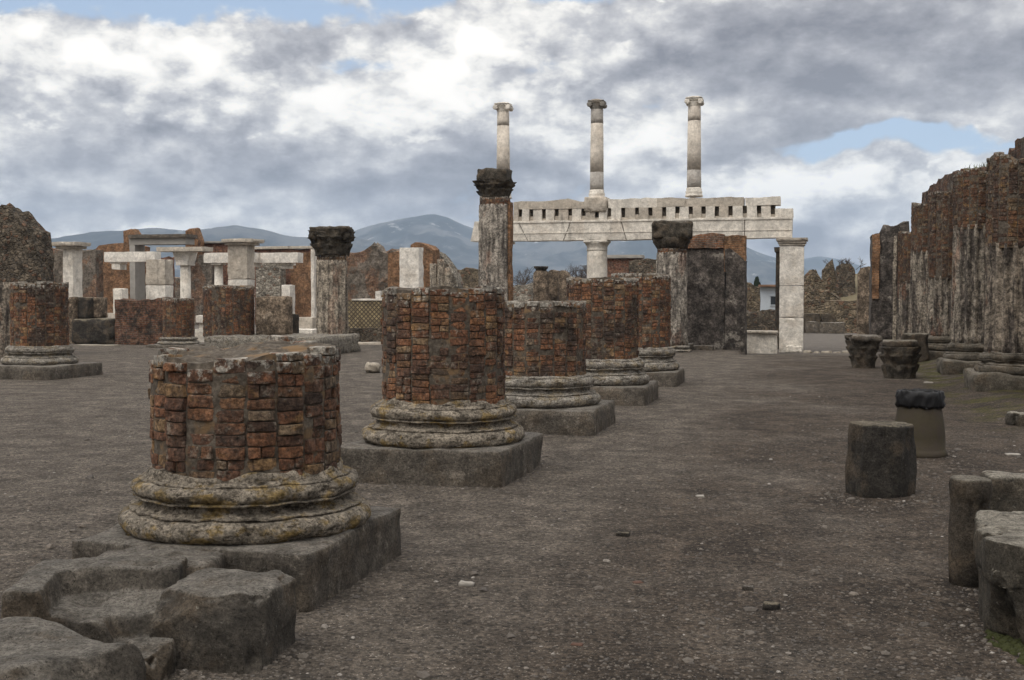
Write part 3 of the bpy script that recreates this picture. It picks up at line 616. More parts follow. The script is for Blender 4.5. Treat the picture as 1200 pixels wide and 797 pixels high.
def pwall(name, label, cat, d0, prof, zb, thick, mat, group=None, jag=.06, amp=.03, res=.12, parent=None, along='v', step=0.0, scale=2.2, mb=None):
    """a wall whose outline is read off the photograph: prof = [(px, py top)...]; it runs across the hall (v) from its left end at distance d0"""
    px0, px1 = prof[0][0], prof[-1][0]; p0 = on_v(px0, d0, px0); p1 = on_v(px0, d0, px1); Lg = np.linalg.norm((p1-p0)[:2])
    pr = []
    for px, py in prof:
        Q = on_v(px0, d0, px); pr.append((np.linalg.norm((Q-p0)[:2]), zat(py, Q[1])))
    for i in range(1, len(pr)):
        if pr[i][0] <= pr[i-1][0]: pr[i] = (pr[i-1][0]+.01, pr[i][1])
    z0 = zb; p0 = p0*[1, 1, 0]+[0, 0, z0]; p1 = p1*[1, 1, 0]+[0, 0, z0]
    back = -np.array([-V[1], V[0], 0])*-1*thick/2            # put the front face on the line
    p0 = p0+U*thick/2; p1 = p1+U*thick/2
    own = mb is None; mb = mb or MB(); wallmesh(mb, p0, p1, pr, z0, thick, res, amp, scale, jag, 0, step)
    if not own: return mb
    c = (p0+p1)/2
    if parent is not None: return mb.build(name, mat, parent)
    return solo(name, mb, mat, label, cat, c, group)
def pbox(mb, px0, px1, pyt, zb, d, thick, r=.01, amp=.006, res=.1, mi=0, scale=3.0, chip=.0, pyb=None):
    """a squared block seen between px0 and px1 with its top at pyt, front face at distance d; from zb up"""
    a = on_v(px0, d, px0); b = on_v(px0, d, px1); L = np.linalg.norm((b-a)[:2]); c = (a+b)/2+U*thick/2
    zt = zat(pyt, (a[1]+b[1])/2)
    if pyb is not None: zb = zat(pyb, (a[1]+b[1])/2)
    return stone(mb, [c[0], c[1], zb], (L, thick, zt-zb), ROT, r, res, amp, scale, mi, chip=chip)
def fluted(mb, c, prof, nfl=20, depth=.03, seg=6, amp=.008, scale=5, mi=0, jag=0.0, phase=0.0, chip=0.0):
    """a fluted shaft; prof = [(r, z)...]"""
    rf = lambda th, r, z: r-depth*np.abs(np.cos(nfl/2*(th+phase)))**2.0
    n = len(prof); zs = np.linspace(prof[0][1], prof[-1][1], max(14, int((prof[-1][1]-prof[0][1])/.16)))
    P = [(np.interp(z, [b for _, b in prof], [a for a, _ in prof]), z) for z in zs]
    zt = P[-1][1]; z0 = P[0][1]
    zf = (lambda th, r, z: z+((z-z0)/(zt-z0))**6*jag*(.6*np.sin(2*th+c[0])+.5*np.sin(5*th+c[1]))) if jag else None
    return lathe(mb, c, P, nfl*seg, amp, scale, 4, True, mi, rfun=rf, zfun=zf, chip=chip)
def leafcap(mb, c, z0, z1, r, top, rotz=ROT, amp=.03, scale=5, seg=96, mi=0, erode=.0, volutes=True, abacus=.16):
    """a worn leafy bell capital with corner scrolls under a square slab"""
    h = z1-z0; za = z1-h*abacus; rings = []; th = np.arange(seg)/seg*2*pi
    for t in np.linspace(0, 1, 26):
        z = z0+t*(za-z0); R0 = r*(1.0+.16*t*t+.10*t)
        l1 = (np.clip(t/.42, 0, 1)**2*(t < .45))*(.12+.88*np.abs(np.cos(4*(th-rotz)))**1.3)*.24*r
        l2 = (np.clip((t-.25)/.5, 0, 1)**2*(t < .78))*(.12+.88*np.abs(np.cos(4*(th-rotz)+pi/2))**1.3)*.30*r
        k = np.abs(np.cos(2*(th-rotz)+pi/2))**3*max(0, t-.6)/.4*.42*r
        rr = R0+np.maximum(l1, np.maximum(l2, k)); rings.append(np.stack([c[0]+rr*np.cos(th), c[1]+rr*np.sin(th), c[2]+0*th+z], 1))
    rings = [q+amp*vfbm(q, scale, 4) for q in rings]; loft(mb, rings, True, True, mi)
    if abacus: stone(mb, [c[0], c[1], c[2]+za-.02], (top, top, z1-za+.02), rotz, .03, top/12, amp*.9, scale, mi, chip=.12)
    if volutes:
        for k in range(4):
            a = rotz+pi/4+k*pi/2; q = np.array([c[0]+top*.56*cos(a), c[1]+top*.56*sin(a), c[2]+za-h*.17])
            tng = np.array([-sin(a), cos(a), 0]); er = np.array([cos(a), sin(a), 0]); rr = h*.17; ph = np.linspace(0, 2*pi, 14, endpoint=False); rg = []
            for s_, f in ((-1, .75), (-.8, 1), (0, .9), (.8, 1), (1, .75)): rg.append(np.array([q+tng*s_*rr*.55+(er*cos(p)+np.array([0, 0, 1])*sin(p))*rr*f for p in ph]))
            loft(mb, [x+amp*.6*vfbm(x, scale*1.5, 3) for x in rg], True, True, mi)
    return mb
def sweep_poly(mb, poly, thick, origin, ax, ay=np.array([0, 0, 1.0]), az=None, mi=0, sub=0):
    """a flat outline [(a, b)...] in the plane (ax, ay), given depth along az"""
    az = U if az is None else az; n = len(poly); f = [origin+ax*a+ay*b for a, b in poly]; b_ = [p+az*thick for p in f]
    F = [tuple(range(n)), tuple(range(2*n-1, n-1, -1))]+[((i+1) % n, i, n+i, n+(i+1) % n) for i in range(n)]
    return mb.add(np.array(f+b_), F, mi)

# ------------------------------------------------------------------ front row: blocks by the nearest stump
def moulded_block():
    """a slab with a hollow cut down into it that turns a corner on its left; cracked off on its right"""
    mb = MB(); size = np.array([.70, .66, .42]); T, F = gridbox(lin(44), lin(40), lin(24)); P = rounded(T, size, .022); x, y = P[:, 0], P[:, 1]
    wob = .018*fbm(P*[1, 1, 0], 5, 4); rad = .13; ax = (-.20-x)+rad+wob; ay = (y-.10)+rad+wob
    d = -(np.minimum(np.maximum(ax, ay), 0)+np.sqrt(np.maximum(ax, 0)**2+np.maximum(ay, 0)**2)-rad)     # inside the hollow: positive
    st = lambda t: np.clip(t, 0, 1)**2*(3-2*np.clip(t, 0, 1))
    drop = .115*st(d/.045)+.03*st((d-.05)/.12)+.10*st((d-.27)/.06)+.012*np.clip(fbm(P+4, 9, 4), 0, 1)
    k = np.clip((P[:, 2]/size[2]+.5), 0, 1); P[:, 2] -= drop*k
    q = np.clip(P@np.array([.35, -.9, .25])-.335, 0, None); P -= q[:, None]*np.array([.35, -.9, .25])
    c = np.array([-1.915, 5.55, .325-size[2]/2]); P = P@frame(.12)+c; P = P+.007*vfbm(P, 6, 6, .58)
    mb.add(P, F)
    solo('moulded_stone_block', mb, M['tufa_rock'], 'grey stone block with a curved hollow moulding, left of the crack by the nearest stump', 'stone block', [c[0], c[1], 0], 'broken grey blocks in the left foreground', True)
moulded_block()
def rock_at(px, py, size, z=0.0, rotz=ROT, **k):
    P = on_ground(px, py); P[2] += z; return P
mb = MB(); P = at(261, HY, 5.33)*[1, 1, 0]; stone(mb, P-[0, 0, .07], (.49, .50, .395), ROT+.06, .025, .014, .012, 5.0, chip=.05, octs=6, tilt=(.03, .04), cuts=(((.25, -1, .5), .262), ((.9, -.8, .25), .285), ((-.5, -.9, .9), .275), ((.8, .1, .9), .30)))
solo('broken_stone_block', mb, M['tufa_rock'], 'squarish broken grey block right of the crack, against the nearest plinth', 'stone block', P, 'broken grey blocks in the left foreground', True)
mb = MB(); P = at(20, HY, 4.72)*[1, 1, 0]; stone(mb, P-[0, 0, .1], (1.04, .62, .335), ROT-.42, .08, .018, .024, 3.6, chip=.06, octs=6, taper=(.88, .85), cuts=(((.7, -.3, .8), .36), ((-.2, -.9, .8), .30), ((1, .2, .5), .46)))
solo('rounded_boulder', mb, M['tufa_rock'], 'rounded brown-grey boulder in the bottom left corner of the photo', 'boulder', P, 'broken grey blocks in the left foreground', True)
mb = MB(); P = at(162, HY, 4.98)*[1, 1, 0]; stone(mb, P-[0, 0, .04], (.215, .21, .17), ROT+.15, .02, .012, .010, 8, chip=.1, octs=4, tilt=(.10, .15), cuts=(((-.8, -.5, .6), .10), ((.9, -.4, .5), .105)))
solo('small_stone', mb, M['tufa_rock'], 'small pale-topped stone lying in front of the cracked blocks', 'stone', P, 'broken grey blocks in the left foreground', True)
mb = MB(); P = np.array([-1.80, 6.18, 0]); stone(mb, P-[0, 0, .06], (.66, .66, .345), ROT+.2, .05, .05, .022, 2.5, chip=.2, octs=5)
solo('paving_slab', mb, M['tufa'], 'smooth grey slab extending left from under the nearest brick stump', 'stone slab', P, None, True)

# ------------------------------------------------------------------ right side: bench, bollard stones, bin, fallen capitals
mb = MB(); P = np.array([2.66, 5.83, 0])
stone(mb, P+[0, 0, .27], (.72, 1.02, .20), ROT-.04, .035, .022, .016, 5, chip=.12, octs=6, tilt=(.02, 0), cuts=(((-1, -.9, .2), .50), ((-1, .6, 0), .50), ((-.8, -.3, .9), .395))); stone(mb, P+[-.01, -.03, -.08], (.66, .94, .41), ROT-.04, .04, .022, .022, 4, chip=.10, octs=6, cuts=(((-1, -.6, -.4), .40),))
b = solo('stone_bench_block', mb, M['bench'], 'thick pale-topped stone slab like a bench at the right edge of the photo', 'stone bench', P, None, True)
mb = MB(); P2 = P+np.array([-.12, -.40, 0]); 
for k in range(150):
    q = np.array([P[0]-.36+.05*rng.normal()+.03, P[1]-.40+.12*rng.normal(), gz(P[0], P[1])-.004]); v = IV*(.012+.018*rng.random())*[1, 1, .8]+q; mb.add(v, IF)
mb.build('moss', M['moss'], b)['kind'] = 'stuff'
mb = MB(); P = on_ground(1135, 684); lathe(mb, P, [(.108, -.05), (.110, .1), (.107, .3), (.105, .47), (.112, .50), (.114, .565), (.105, .595)], 48, .006, 9, 5, chip=.03)
solo('stone_post', mb, M['tufa_brown'], 'short dark stone post with a pale worn top, touching the stone bench', 'stone post', P, 'short stone posts', True)
mb = MB(); P = on_ground(1176, 640)+V*.12; stone(mb, P-[0, 0, .05], (.5, .34, .52), ROT, .04, .04, .02, 3.5, chip=.2); solo('low_stone_block', mb, M['bench'], 'pale flat-topped block behind the stone bench, right of the short post', 'stone block', P, None, True)
mb = MB(); P = on_ground(1031, 578); rf = lambda th, r, z: r*(.35+.65*1.06*cos(pi/6)/np.cos(np.mod(th+.25, pi/3)-pi/6))*(1+.015*np.cos(3*th))
lathe(mb, P, [(.262, -.06), (.268, .03), (.268, .2), (.262, .36), (.255, .48), (.252, .555), (.235, .575)], 120, .009, 7, 6, chip=.05, rfun=rf)
solo('lava_stump', mb, M['tufa_dark'], 'black six-sided stone stump in front of the bin', 'stone stump', P, 'short stone posts', True)
P = on_ground(1077, 533); t = thing('rubbish_bin', 'olive-brown tapered bin topped with a black plastic bag', 'rubbish bin', P)
mb = MB(); lathe(mb, P, [(.272, -.02), (.275, .035), (.262, .06), (.252, .075), (.25, .2), (.238, .32), (.222, .42), (.208, .5), (.205, .57)], 64, .003, 5, 3, cap=False); mb.build('bin_body', M['bin'], t, smooth=True)
mb = MB(); th = np.arange(110)/110*2*pi; rings = []
for r_, z_ in ((.208, .505), (.222, .49), (.23, .52), (.226, .56), (.231, .60), (.226, .635), (.215, .652), (.198, .655), (.19, .62), (.186, .50), (.15, .46), (.02, .45)):
    f = fbm(np.stack([np.cos(th)*3, np.sin(th)*3, 0*th+z_*34], 1), 1.6, 5, .6); rr = r_+.016*f+.006*np.sin(z_*150+2*np.sin(3*th)); zz = z_+.012*fbm(np.stack([np.cos(th)*4, np.sin(th)*4, 0*th+z_*3], 1), 1.3, 3)
    rings.append(np.stack([P[0]+rr*np.cos(th), P[1]+rr*np.sin(th), P[2]+zz], 1))
loft(mb, rings, True, True); mb.build('plastic_bag', M['bag'], t, smooth=True)
FALL = 'fallen stone capitals along the right wall'
def fallen(px, py, label, r0, h, top, phase, round_top=False):
    P = on_ground(px, py); t = thing('fallen_capital', label, 'column capital', P, FALL); mb = MB(); leafcap(mb, P, -.03, h*.84, r0, top, ROT+phase, .022, 7, 120, 0, volutes=False, abacus=0); mb.build('leaf_bell', M['capital'], t, smooth=True)
    mb = MB()
    if round_top: lathe(mb, P, [(top*.50, h*.82), (top*.53, h*.87), (top*.53, h*.95), (top*.49, h)], 48, .016, 6, 4, chip=.05)
    else: stone(mb, P+[0, 0, h*.80], (top, top, h*.2), ROT+phase, .05, .06, .02, 5, chip=.25)
    mb.build('top_slab', M['tufa_brown'] if round_top else M['tufa'], t, smooth=True)
fallen(1011, 431, 'upturned carved capital with an uneven pale top slab, leftmost of the capitals', .25, .74, .70, .35)
fallen(1054, 443, 'squat carved capital with a flat dark mossy round top', .285, .74, .66, .1, True)
mb = MB(); P = on_ground(1071, 425); stone(mb, P-[0, 0, .05], (.62, .55, .76), ROT+.1, .04, .06, .02, 4, chip=.2)
solo('dark_stone_block', mb, M['tufa_brown'], 'plain dark block standing just behind the two carved capitals', 'stone block', P, None, True)
mb = MB(); P = on_ground(1199, 497); stone(mb, P-[0, 0, .08], (.34, .4, .22), ROT, .06, .03, .03, 4, chip=.3); solo('pale_stone', mb, M['bench'], 'pale rough stone on the ground at the right edge, beyond the bin', 'stone', P, None, True)
for px, py, sz, mat, lab in ((547, 686, (.085, .05, .028), 'pebble_l', 'white stone chip on the gravel right of the nearest stump'), (904, 714, (.085, .05, .04), 'tufa_dark', 'small black stone lying on the gravel left of the stone bench'), (877, 691, (.06, .04, .03), 'tufa_rock', 'small grey stone on the gravel just behind the black one'),
                             (730, 628, (.09, .05, .03), 'tufa_dark', 'flat dark stone on the gravel right of the second plinth'), (437, 437, (.30, .24, .22), 'travertine', 'rough pale stone on the gravel left of the second stump'), (820, 582, (.07, .05, .02), 'pebble_l', 'pale chip on the gravel in the middle of the path'),
                             (1187, 533, (.14, .08, .02), 'pebble_l', 'flat whitish stone on the gravel right of the bin'), (1088, 449, (.16, .1, .03), 'pebble_l', 'flat pale stone on the gravel right of the mossy capital'), (676, 756, (.055, .03, .014), 'fragment_red', 'red terracotta fragment on the gravel at the bottom of the photo'), (748, 683, (.06, .04, .014), 'fragment_red', 'red terracotta shard on the gravel in the middle of the path')):
    P = on_ground(px, py); mb = MB(); stone(mb, P-[0, 0, .006], sz, rng.random()*.8-.4, min(sz)*.35, min(sz)/4, min(sz)*.18, 20, chip=.02)
    solo('stone_fragment', mb, M[mat], lab, 'stone', P, 'loose stones on the gravel', True)

# ------------------------------------------------------------------ right wall with engaged columns
def on_line(d, q): # point at distance d on the line along the hall whose across-coordinate is q
    q = q+(20.3-d)*.0105; return np.array([(q-V[1]*d)/V[0], d, 0.0])
QW = 2.72
ENG = 'engaged columns of the right wall'
def engaged(d, top, label, mat, r=.52, brick_top=True, base=True, jag=.12):
    tang = on_line(d, QW); C = tang+V*r; C[2] = gz(C[0], C[1])*(.5 if base else 1); t = thing('engaged_column', label, 'column', C, ENG)
    mb = MB(); zb = .62 if base else 0; zs = top*(.62+.12*sin(d*3.1))
    fluted(mb, C, [(r, zb-.04), (r*.985, zs)], 20, .052, 6, .007, 5, chip=.06); mb.build('shaft', M[mat], t, smooth=True)
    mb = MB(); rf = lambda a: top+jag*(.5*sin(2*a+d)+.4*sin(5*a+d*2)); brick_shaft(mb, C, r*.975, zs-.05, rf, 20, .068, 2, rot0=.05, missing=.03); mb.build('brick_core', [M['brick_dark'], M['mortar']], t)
    if base:
        mb = MB(); lathe(mb, C, attic(r*1.26, .36, .26), 72, .02, 5, 5, chip=.06); mb.build('base', M['wall_base'], t, smooth=True)
        mb = MB(); stone(mb, C-[0, 0, .1], (1.5, 1.4, .38), ROT, .06, .09, .04, 2.4, chip=.2); mb.build('plinth', M['wall_base'], t, smooth=True)
    return t
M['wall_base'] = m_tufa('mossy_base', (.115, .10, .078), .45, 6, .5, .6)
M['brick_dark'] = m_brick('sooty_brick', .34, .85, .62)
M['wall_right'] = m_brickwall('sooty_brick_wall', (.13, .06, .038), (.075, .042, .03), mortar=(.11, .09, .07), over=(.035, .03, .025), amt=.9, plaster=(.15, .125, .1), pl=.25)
engaged(20.3, 3.84, 'tall fluted column cut by the right edge, dark brick stepping up on top', 'stucco_dark', jag=.10)
engaged(24.9, 4.1, 'fluted half column second from the right edge, grassy rubble above it', 'stucco_wall', jag=.05)
engaged(29.8, 4.15, 'pale stuccoed half column with an ochre patch at its foot, third from the right edge', 'stucco_wall', jag=.06)
engaged(34.7, 4.5, 'farthest fluted half column, pale below and dark brick above', 'stucco_wall', base=False, jag=.08)
p0 = on_line(41.5, QW+1.0); p1 = on_line(17.0, QW+1.0)
def ulen(d): return (41.5-d)/U[1]
mb = MB(); wallmesh(mb, p0, p1, [(ulen(a), zat(b, a)) for a, b in ((41.5, 266), (38.4, 263), (38.2, 228), (36, 222), (35.2, 217), (32.5, 207), (30.2, 202), (27, 199), (25.5, 198.5), (24.7, 198), (23.6, 195), (23.4, 190), (22.8, 188), (22.6, 182), (21.9, 181), (21.8, 173), (21.2, 172), (21.0, 163), (19.8, 160), (17, 150))], -.35, .75, .12, .05, 2.0, .07)
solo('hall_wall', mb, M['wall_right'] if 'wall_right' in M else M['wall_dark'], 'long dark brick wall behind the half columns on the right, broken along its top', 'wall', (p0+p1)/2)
# end pier of that wall, its face turned to us
engaged(39.6, zat(264, 39.8), 'plain plastered half column touching the end pier of the right wall', 'stucco_wall', base=False, jag=.05)
t = thing('wall_end_pier', 'tall plastered pier ending the right wall, brick showing at its corner', 'pier', on_v(1022, 40.2, 1036)*[1, 1, 0])
pwall('pier_body', None, None, 40.2, [(1021, 275), (1034, 273), (1034.5, 264), (1049, 262), (1064, 260)], -.35, 1.6, M['plaster_dark'], parent=t, jag=.06, amp=.03)
pwall('brick_corner', None, None, 40.1, [(1021.5, 276), (1030, 274.5)], 1.55, .3, M['wall_orange'], parent=t, jag=.05, amp=.03)
mb = MB(); pbox(mb, 1046, 1050.5, 276, -.35, 40.0, .12, .02, .02, .08); mb.build('stucco_strip', M['stucco_pale'], t)
pwall('back_pier', 'brown plastered pier standing behind the end of the right wall', 'pier', 46, [(1005, 322), (1008, 314), (1021, 312), (1026, 316)], FORUM, .8, M['plaster_brown'], jag=.05)
def tuft(P, n, hgt, spread, mb, lean=.5):
    for k in range(n):
        a = rng.random()*2*pi; L = hgt*(.5+.6*rng.random()); b = P+np.array([rng.normal(), rng.normal(), 0])*spread; d = np.array([cos(a), sin(a), 0])*L*lean*rng.random(); wd = np.array([-sin(a), cos(a), 0])*.008
        m_ = b+d*.4+[0, 0, L*.6]; mb.add([b-wd, b+wd, m_+wd*.7, m_-wd*.7, b+d+[0, 0, L]], [(0, 1, 2, 3), (3, 2, 4)])
mb = MB(); P = on_line(26.2, QW+1.0); P = np.array([P[0], P[1], zat(199.5, 26.2)-.03]); tuft(P, 260, .20, .22, mb, 1.3); tag(mb.build('grass', M['leaf'], None, P), kind='stuff')
P = on_line(20.4, QW+.95); P = np.array([*P[:2], zat(168, 20.4)]); mb = MB(); lathe(mb, P-[0, 0, .06], [(.06, -.25), (.08, .02), (.14, .08), (.165, .16), (.15, .25), (.10, .31)], 24, .02, 8, 3); solo('stone_ball', mb, M['tufa_dark'], 'round dark stone perched on the highest point of the right wall', 'stone ball', P, None, True)

# ------------------------------------------------------------------ front of the hall: tall columns, wall, entablature of the forum colonnade
TALL = 'tall fluted columns at the end of the hall'
def tallcol(px, d, label, r, zb, zneck, zcap0, zcap1, top, mat, base=True, phase=0.0, block=False, brick=0.0, vol=True):
    C = row(px, d); C[2] = 0; t = thing('fluted_column', label, 'column', C, TALL)
    mb = MB(); fluted(mb, C, [(r, zb), (r*.98, zneck*.6), (r*.95, zneck)], 20, .03, 6, .010, 5, chip=.07); mb.build('shaft', M[mat], t, smooth=True)
    mb = MB(); brick_shaft(mb, C, r*.90, zneck-.03, lambda a: zcap0+.02, 18, .075, 1, missing=0, flute=False); mb.build('neck', [M['brick_far'], M['mortar']], t)
    mb = MB()
    if block:
        stone(mb, C+[0, 0, zcap0+.22], (top, top*.9, zcap1-zcap0-.22), ROT+phase, .10, .07, .05, 3, chip=.25); lathe(mb, C, [(r*.95, zcap0-.02), (r*1.0, zcap0+.1), (r*1.12, zcap0+.18), (r*1.15, zcap0+.3)], 48, .03, 5)
    else: leafcap(mb, C, zcap0, zcap1, r*(1.0 if vol else .84), top, ROT+phase, .045, 6, 96, volutes=vol, abacus=.16 if vol else .42)
    mb.build('capital', M['capital'], t, smooth=True)
    if base:
        mb = MB(); lathe(mb, C, attic(r*1.28, zb+.02, 0), 60, .015, 5, 4); mb.build('base', M['base_far'], t, smooth=True)
    if brick:
        mb = MB(); th0 = -.25; zz = np.linspace(.3, zneck+.05, 40); rg = []
        for z in zz:
            a = np.linspace(th0-.36, th0+.42, 9); k = 1.0+.05*float(fbm(np.array([[3.0, z*2.2, 1]]), 1.0, 3)[0]); ri = r*.99
            pts = [C+[(ri+.03)*cos(q)*k, (ri+.03)*sin(q)*k, z] for q in a]+[C+[(ri-.1)*cos(q), (ri-.1)*sin(q), z] for q in a[::-1]]
            rg.append(np.array(pts))
        loft(mb, [x+.012*vfbm(x, 9, 3) for x in rg], True, True); mb.build('exposed_brick', M['wall_orange'], t)
    return t
tallcol(389, 37.3, 'pale fluted column with a big dark scroll capital, between brick ruins on the left', .505, .16, zat(305, 37.3), zat(299, 37.3), zat(266.5, 37.3), 1.22, 'stucco_pale', phase=.25)
tallcol(580, 35.5, 'tallest fluted column, brick edge down its right side, under the leftmost upper column', .50, .16, zat(240, 35.5), zat(232, 35.5), zat(199, 35.5), .88, 'stucco', base=True, phase=.0, brick=1, vol=False)
tallcol(787, 35.2, 'fluted column with a dark blocky capital, white stucco at its foot beside the dark wall', .47, .16, zat(296, 35.2), zat(290.5, 35.2), zat(260, 35.2), 1.14, 'stucco', phase=.1, block=True)
t = thing('plastered_wall', 'dark plastered wall with brick along its broken top, below the white entablature', 'wall', on_v(806, 36.6, 840)*[1, 1, 0])
pwall('wall_body', None, None, 36.9, [(802, 291), (806, 288), (815, 279), (830, 276), (849, 275.5)], -.35, .6, M['plaster_dark'], parent=t, jag=.05, amp=.025)
pwall('pilaster', None, None, 36.45, [(849.5, 292), (853, 288), (862, 297), (873, 306)], -.35, .9, M['plaster_dark'], parent=t, jag=.04, amp=.025)
pwall('brick_top', None, None, 36.6, [(848, 276), (858, 275), (873, 277)], 2.35, .7, M['wall_orange'], parent=t, jag=.05, amp=.03)
pwall('brick_band', None, None, 36.85, [(800, 281), (808, 278), (825, 275), (848, 275)], zat(291, 36.5), .4, M['wall_brick'], parent=t, jag=.06, amp=.03)
mb = MB(); pbox(mb, 800, 811, 403, -.05, 36.0, .5, .03, .015, .08); pbox(mb, 812, 836, 405, -.05, 36.1, .45, .03, .02, .08); solo('kerb_block', mb, M['tufa'], 'low grey kerb at the foot of the dark plastered wall', 'kerb', on_v(800, 36, 818)*[1, 1, 0])

DE = 40.0
EA = on_v(928, DE, 552); EB = on_v(928, DE, 928); ZB = zat(278.5, DE)
def ex(px): return float(np.dot(on_v(928, DE, px)-EA, V))
Zm0, Zm1, Zt = 4.26, 4.66, 5.02
ent = thing('white_entablature', 'long white marble entablature with a row of square beam holes, carried on columns', 'entablature', (EA+EB)/2*[1, 1, 0]+[0, 0, ZB])
def eblock(poly, thick, name, mat, off=0.0, amp=.008):
    mb = MB(); o = EA*[1, 1, 0]-U*thick/2+U*off+U*.35
    xs = [a for a, _ in poly]; n = len(poly); P = []
    dens = []
    for i in range(n):
        a = np.array(poly[i]); b_ = np.array(poly[(i+1) % n]); m_ = max(1, int(np.linalg.norm(b_-a)/.12)); dens += [a+(b_-a)*k/m_ for k in range(m_)]
    sweep_poly(mb, [(a+amp*1.5*float(fbm(np.array([[a*3, b*3, 1.0]]), 1, 3)[0]), b+amp*1.5*float(fbm(np.array([[a*3, b*3, 7.0]]), 1, 3)[0])) for a, b in dens], thick, o, V)
    return mb.build(name, M[mat], ent)
J = [(552, 552, 560, 562), None]
cuts = [(556, 551.5), (606.5, 619), (669.5, 660.5), (727, 733.5), (789, 783), (872, 872), (928, 928)]   # (px at top, px at bottom) of the joints
for (a, b), (c_, d_) in zip(cuts[:-1], cuts[1:]):
    g_ = .014; eblock([(ex(b)+g_, ZB), (ex(d_)-g_, ZB), (ex(c_)-g_, Zm0), (ex(a)+g_, Zm0)], .74, 'architrave_block', 'marble')
holes = [609.5, 622.5, 637, 652, 668, 683.5, 699, 713.6, 729.5, 746, 761.5, 777.6, 793, 808.5, 823.5, 839, 855, 872, 888.5, 904.5]
edges = [601.5]+[h for h in holes]+[928]
for i in range(len(edges)-1):
    a = ex(edges[i])+(.072 if i else 0); b = ex(edges[i+1])-(.072 if i < len(edges)-2 else 0)
    mid = Zm0+.20
    top = Zm1 if i < len(edges)-2 else Zm0+.28
    eblock([(a, Zm0+.004), (b, Zm0+.004), (b, top-.004), (a, top-.004)], .70, 'beam_hole_pier', 'marble' if rng.random() < .6 else 'marble_dirty', .01*rng.normal())
for hx in holes:
    xh = ex(hx); wd = .068; o = EA*[1, 1, 0]+U*(.04+.05*rng.random()); mb = MB(); hs = Zm0+.05+.14*rng.random(); sweep_poly(mb, [(xh-wd, Zm0+.006), (xh+wd, Zm0+.006), (xh+wd, hs), (xh-wd, hs)], .3, o, V); mb.build('hole_sill', M['marble_dirty'], ent)
mb = MB(); x0, x1 = ex(602), ex(911); o = EA*[1, 1, 0]+U*.17
sweep_poly(mb, [(x0+.1, Zm0+.006), (x1-.1, Zm0+.006), (x1-.1, Zm1-.004), (x0+.1, Zm1-.004)], .2, o, V); mb.build('hole_backing', M['tufa'], ent)
for z0_, z1_, pr_ in ((ZB+.245, ZB+.275, .018), (Zm0-.075, Zm0-.02, .03)):
    mb = MB(); sweep_poly(mb, [(ex(560), z0_), (ex(927), z0_), (ex(927), z1_), (ex(560), z1_)], .05, EA*[1, 1, 0]-U*(.02+pr_), V); mb.build('fascia_moulding', M['marble'], ent)
up = [(601.5, 236.5), (612, 236), (640, 235.5), (652, 234.5), (666, 233.5), (680, 237), (688, 236), (706, 233.5), (740, 233), (765, 232), (800, 232), (803, 232.2), (838, 231.2), (872, 231), (873, 232), (912, 230.5)]
segs = [(601.5, 606), (607, 684), (712, 768), (769, 801), (802, 871), (872.5, 912)]
for a, b in segs:
    xs = np.arange(ex(a), ex(b), .09); tz = []
    for x in xs:
        px = np.interp(x, [ex(q) for q, _ in up], [q for q, _ in up]); py = np.interp(px, [q for q, _ in up], [r_ for _, r_ in up]); Y_ = on_v(928, DE, px)[1]
        tz.append(zat(py, Y_)+.016*float(fbm(np.array([[x*4, 0, 3.0]]), 1, 4)[0]))
    poly = [(xs[0]+.01, Zm1)]+[(xs[-1]+.07, Zm1)]+[(x+(.07 if k == len(xs)-1 else 0), z) for k, (x, z) in list(enumerate(zip(xs, tz)))[::-1]]
    eblock(poly, .72, 'cornice_block', 'marble_dirty' if a < 700 or 769 <= a < 803 else 'marble', .02*rng.normal())
mb = MB(); xm = ex(697.5); c_ = EA*[1, 1, 0]+V*xm+U*.33; stone(mb, c_+[0, 0, Zm1-.12], (.78, .80, .52), ROT, .05, .06, .02, 4, chip=.2); mb.build('column_pedestal', M['marble_dirty'], ent, smooth=True)
# lower supports of the entablature
LOWC = 'columns carrying the white entablature'
def doric(px, label, zb=FORUM):
    C = EA*[1, 1, 0]+V*ex(px)+U*.35; t = thing('round_marble_column', label, 'column', C+[0, 0, zb], LOWC); r = .37
    mb = MB(); lathe(mb, C, [(r*1.08, zb), (r*1.06, zb+.12), (r, zb+.16), (r*1.0, zb+1.2), (r*.95, ZB-.55), (r*.94, ZB-.36)], 40, .006, 3, 3, cap=False); mb.build('shaft', M['marble'], t, smooth=True)
    mb = MB(); lathe(mb, C, [(r*.94, ZB-.37), (r*.99, ZB-.35), (r*.99, ZB-.31), (r*.95, ZB-.29), (r*1.0, ZB-.2), (r*1.16, ZB-.11), (r*1.18, ZB-.09)], 40, .004, 4, 3, cap=False); stone(mb, C+[0, 0, ZB-.10], (.86, .84, .095), ROT, .02, .08, .006, 4, chip=.06); mb.build('capital', M['marble'], t, smooth=True)
doric(697.5, 'short-looking round white column under the middle of the entablature, above the brick stumps')
doric(584, 'round white column under the left end of the entablature, hidden behind the tall fluted column')
t = thing('square_marble_pillar', 'square white marble pillar with a moulded capital under the right end of the entablature', 'pillar', on_v(928, DE, 927)*[1, 1, 0]+[0, 0, FORUM], LOWC)
za, zb_, zc_ = zat(418, DE), zat(372, DE), zat(335, DE)
for lo, hi in ((FORUM-.05, zb_), (zb_+.008, zc_), (zc_+.008, zat(288, DE))):
    mb = MB(); a = on_v(912, DE-.1, 913); b = on_v(913, DE-.1, 941.5); c_ = (a+b)/2+U*.42; L = np.linalg.norm((b-a)[:2]); stone(mb, [c_[0], c_[1], lo], (L, .8, hi-lo), ROT, .015, .09, .005, 3, chip=.04); mb.build('shaft_block', M['marble_clean'], t)
mb = MB(); 
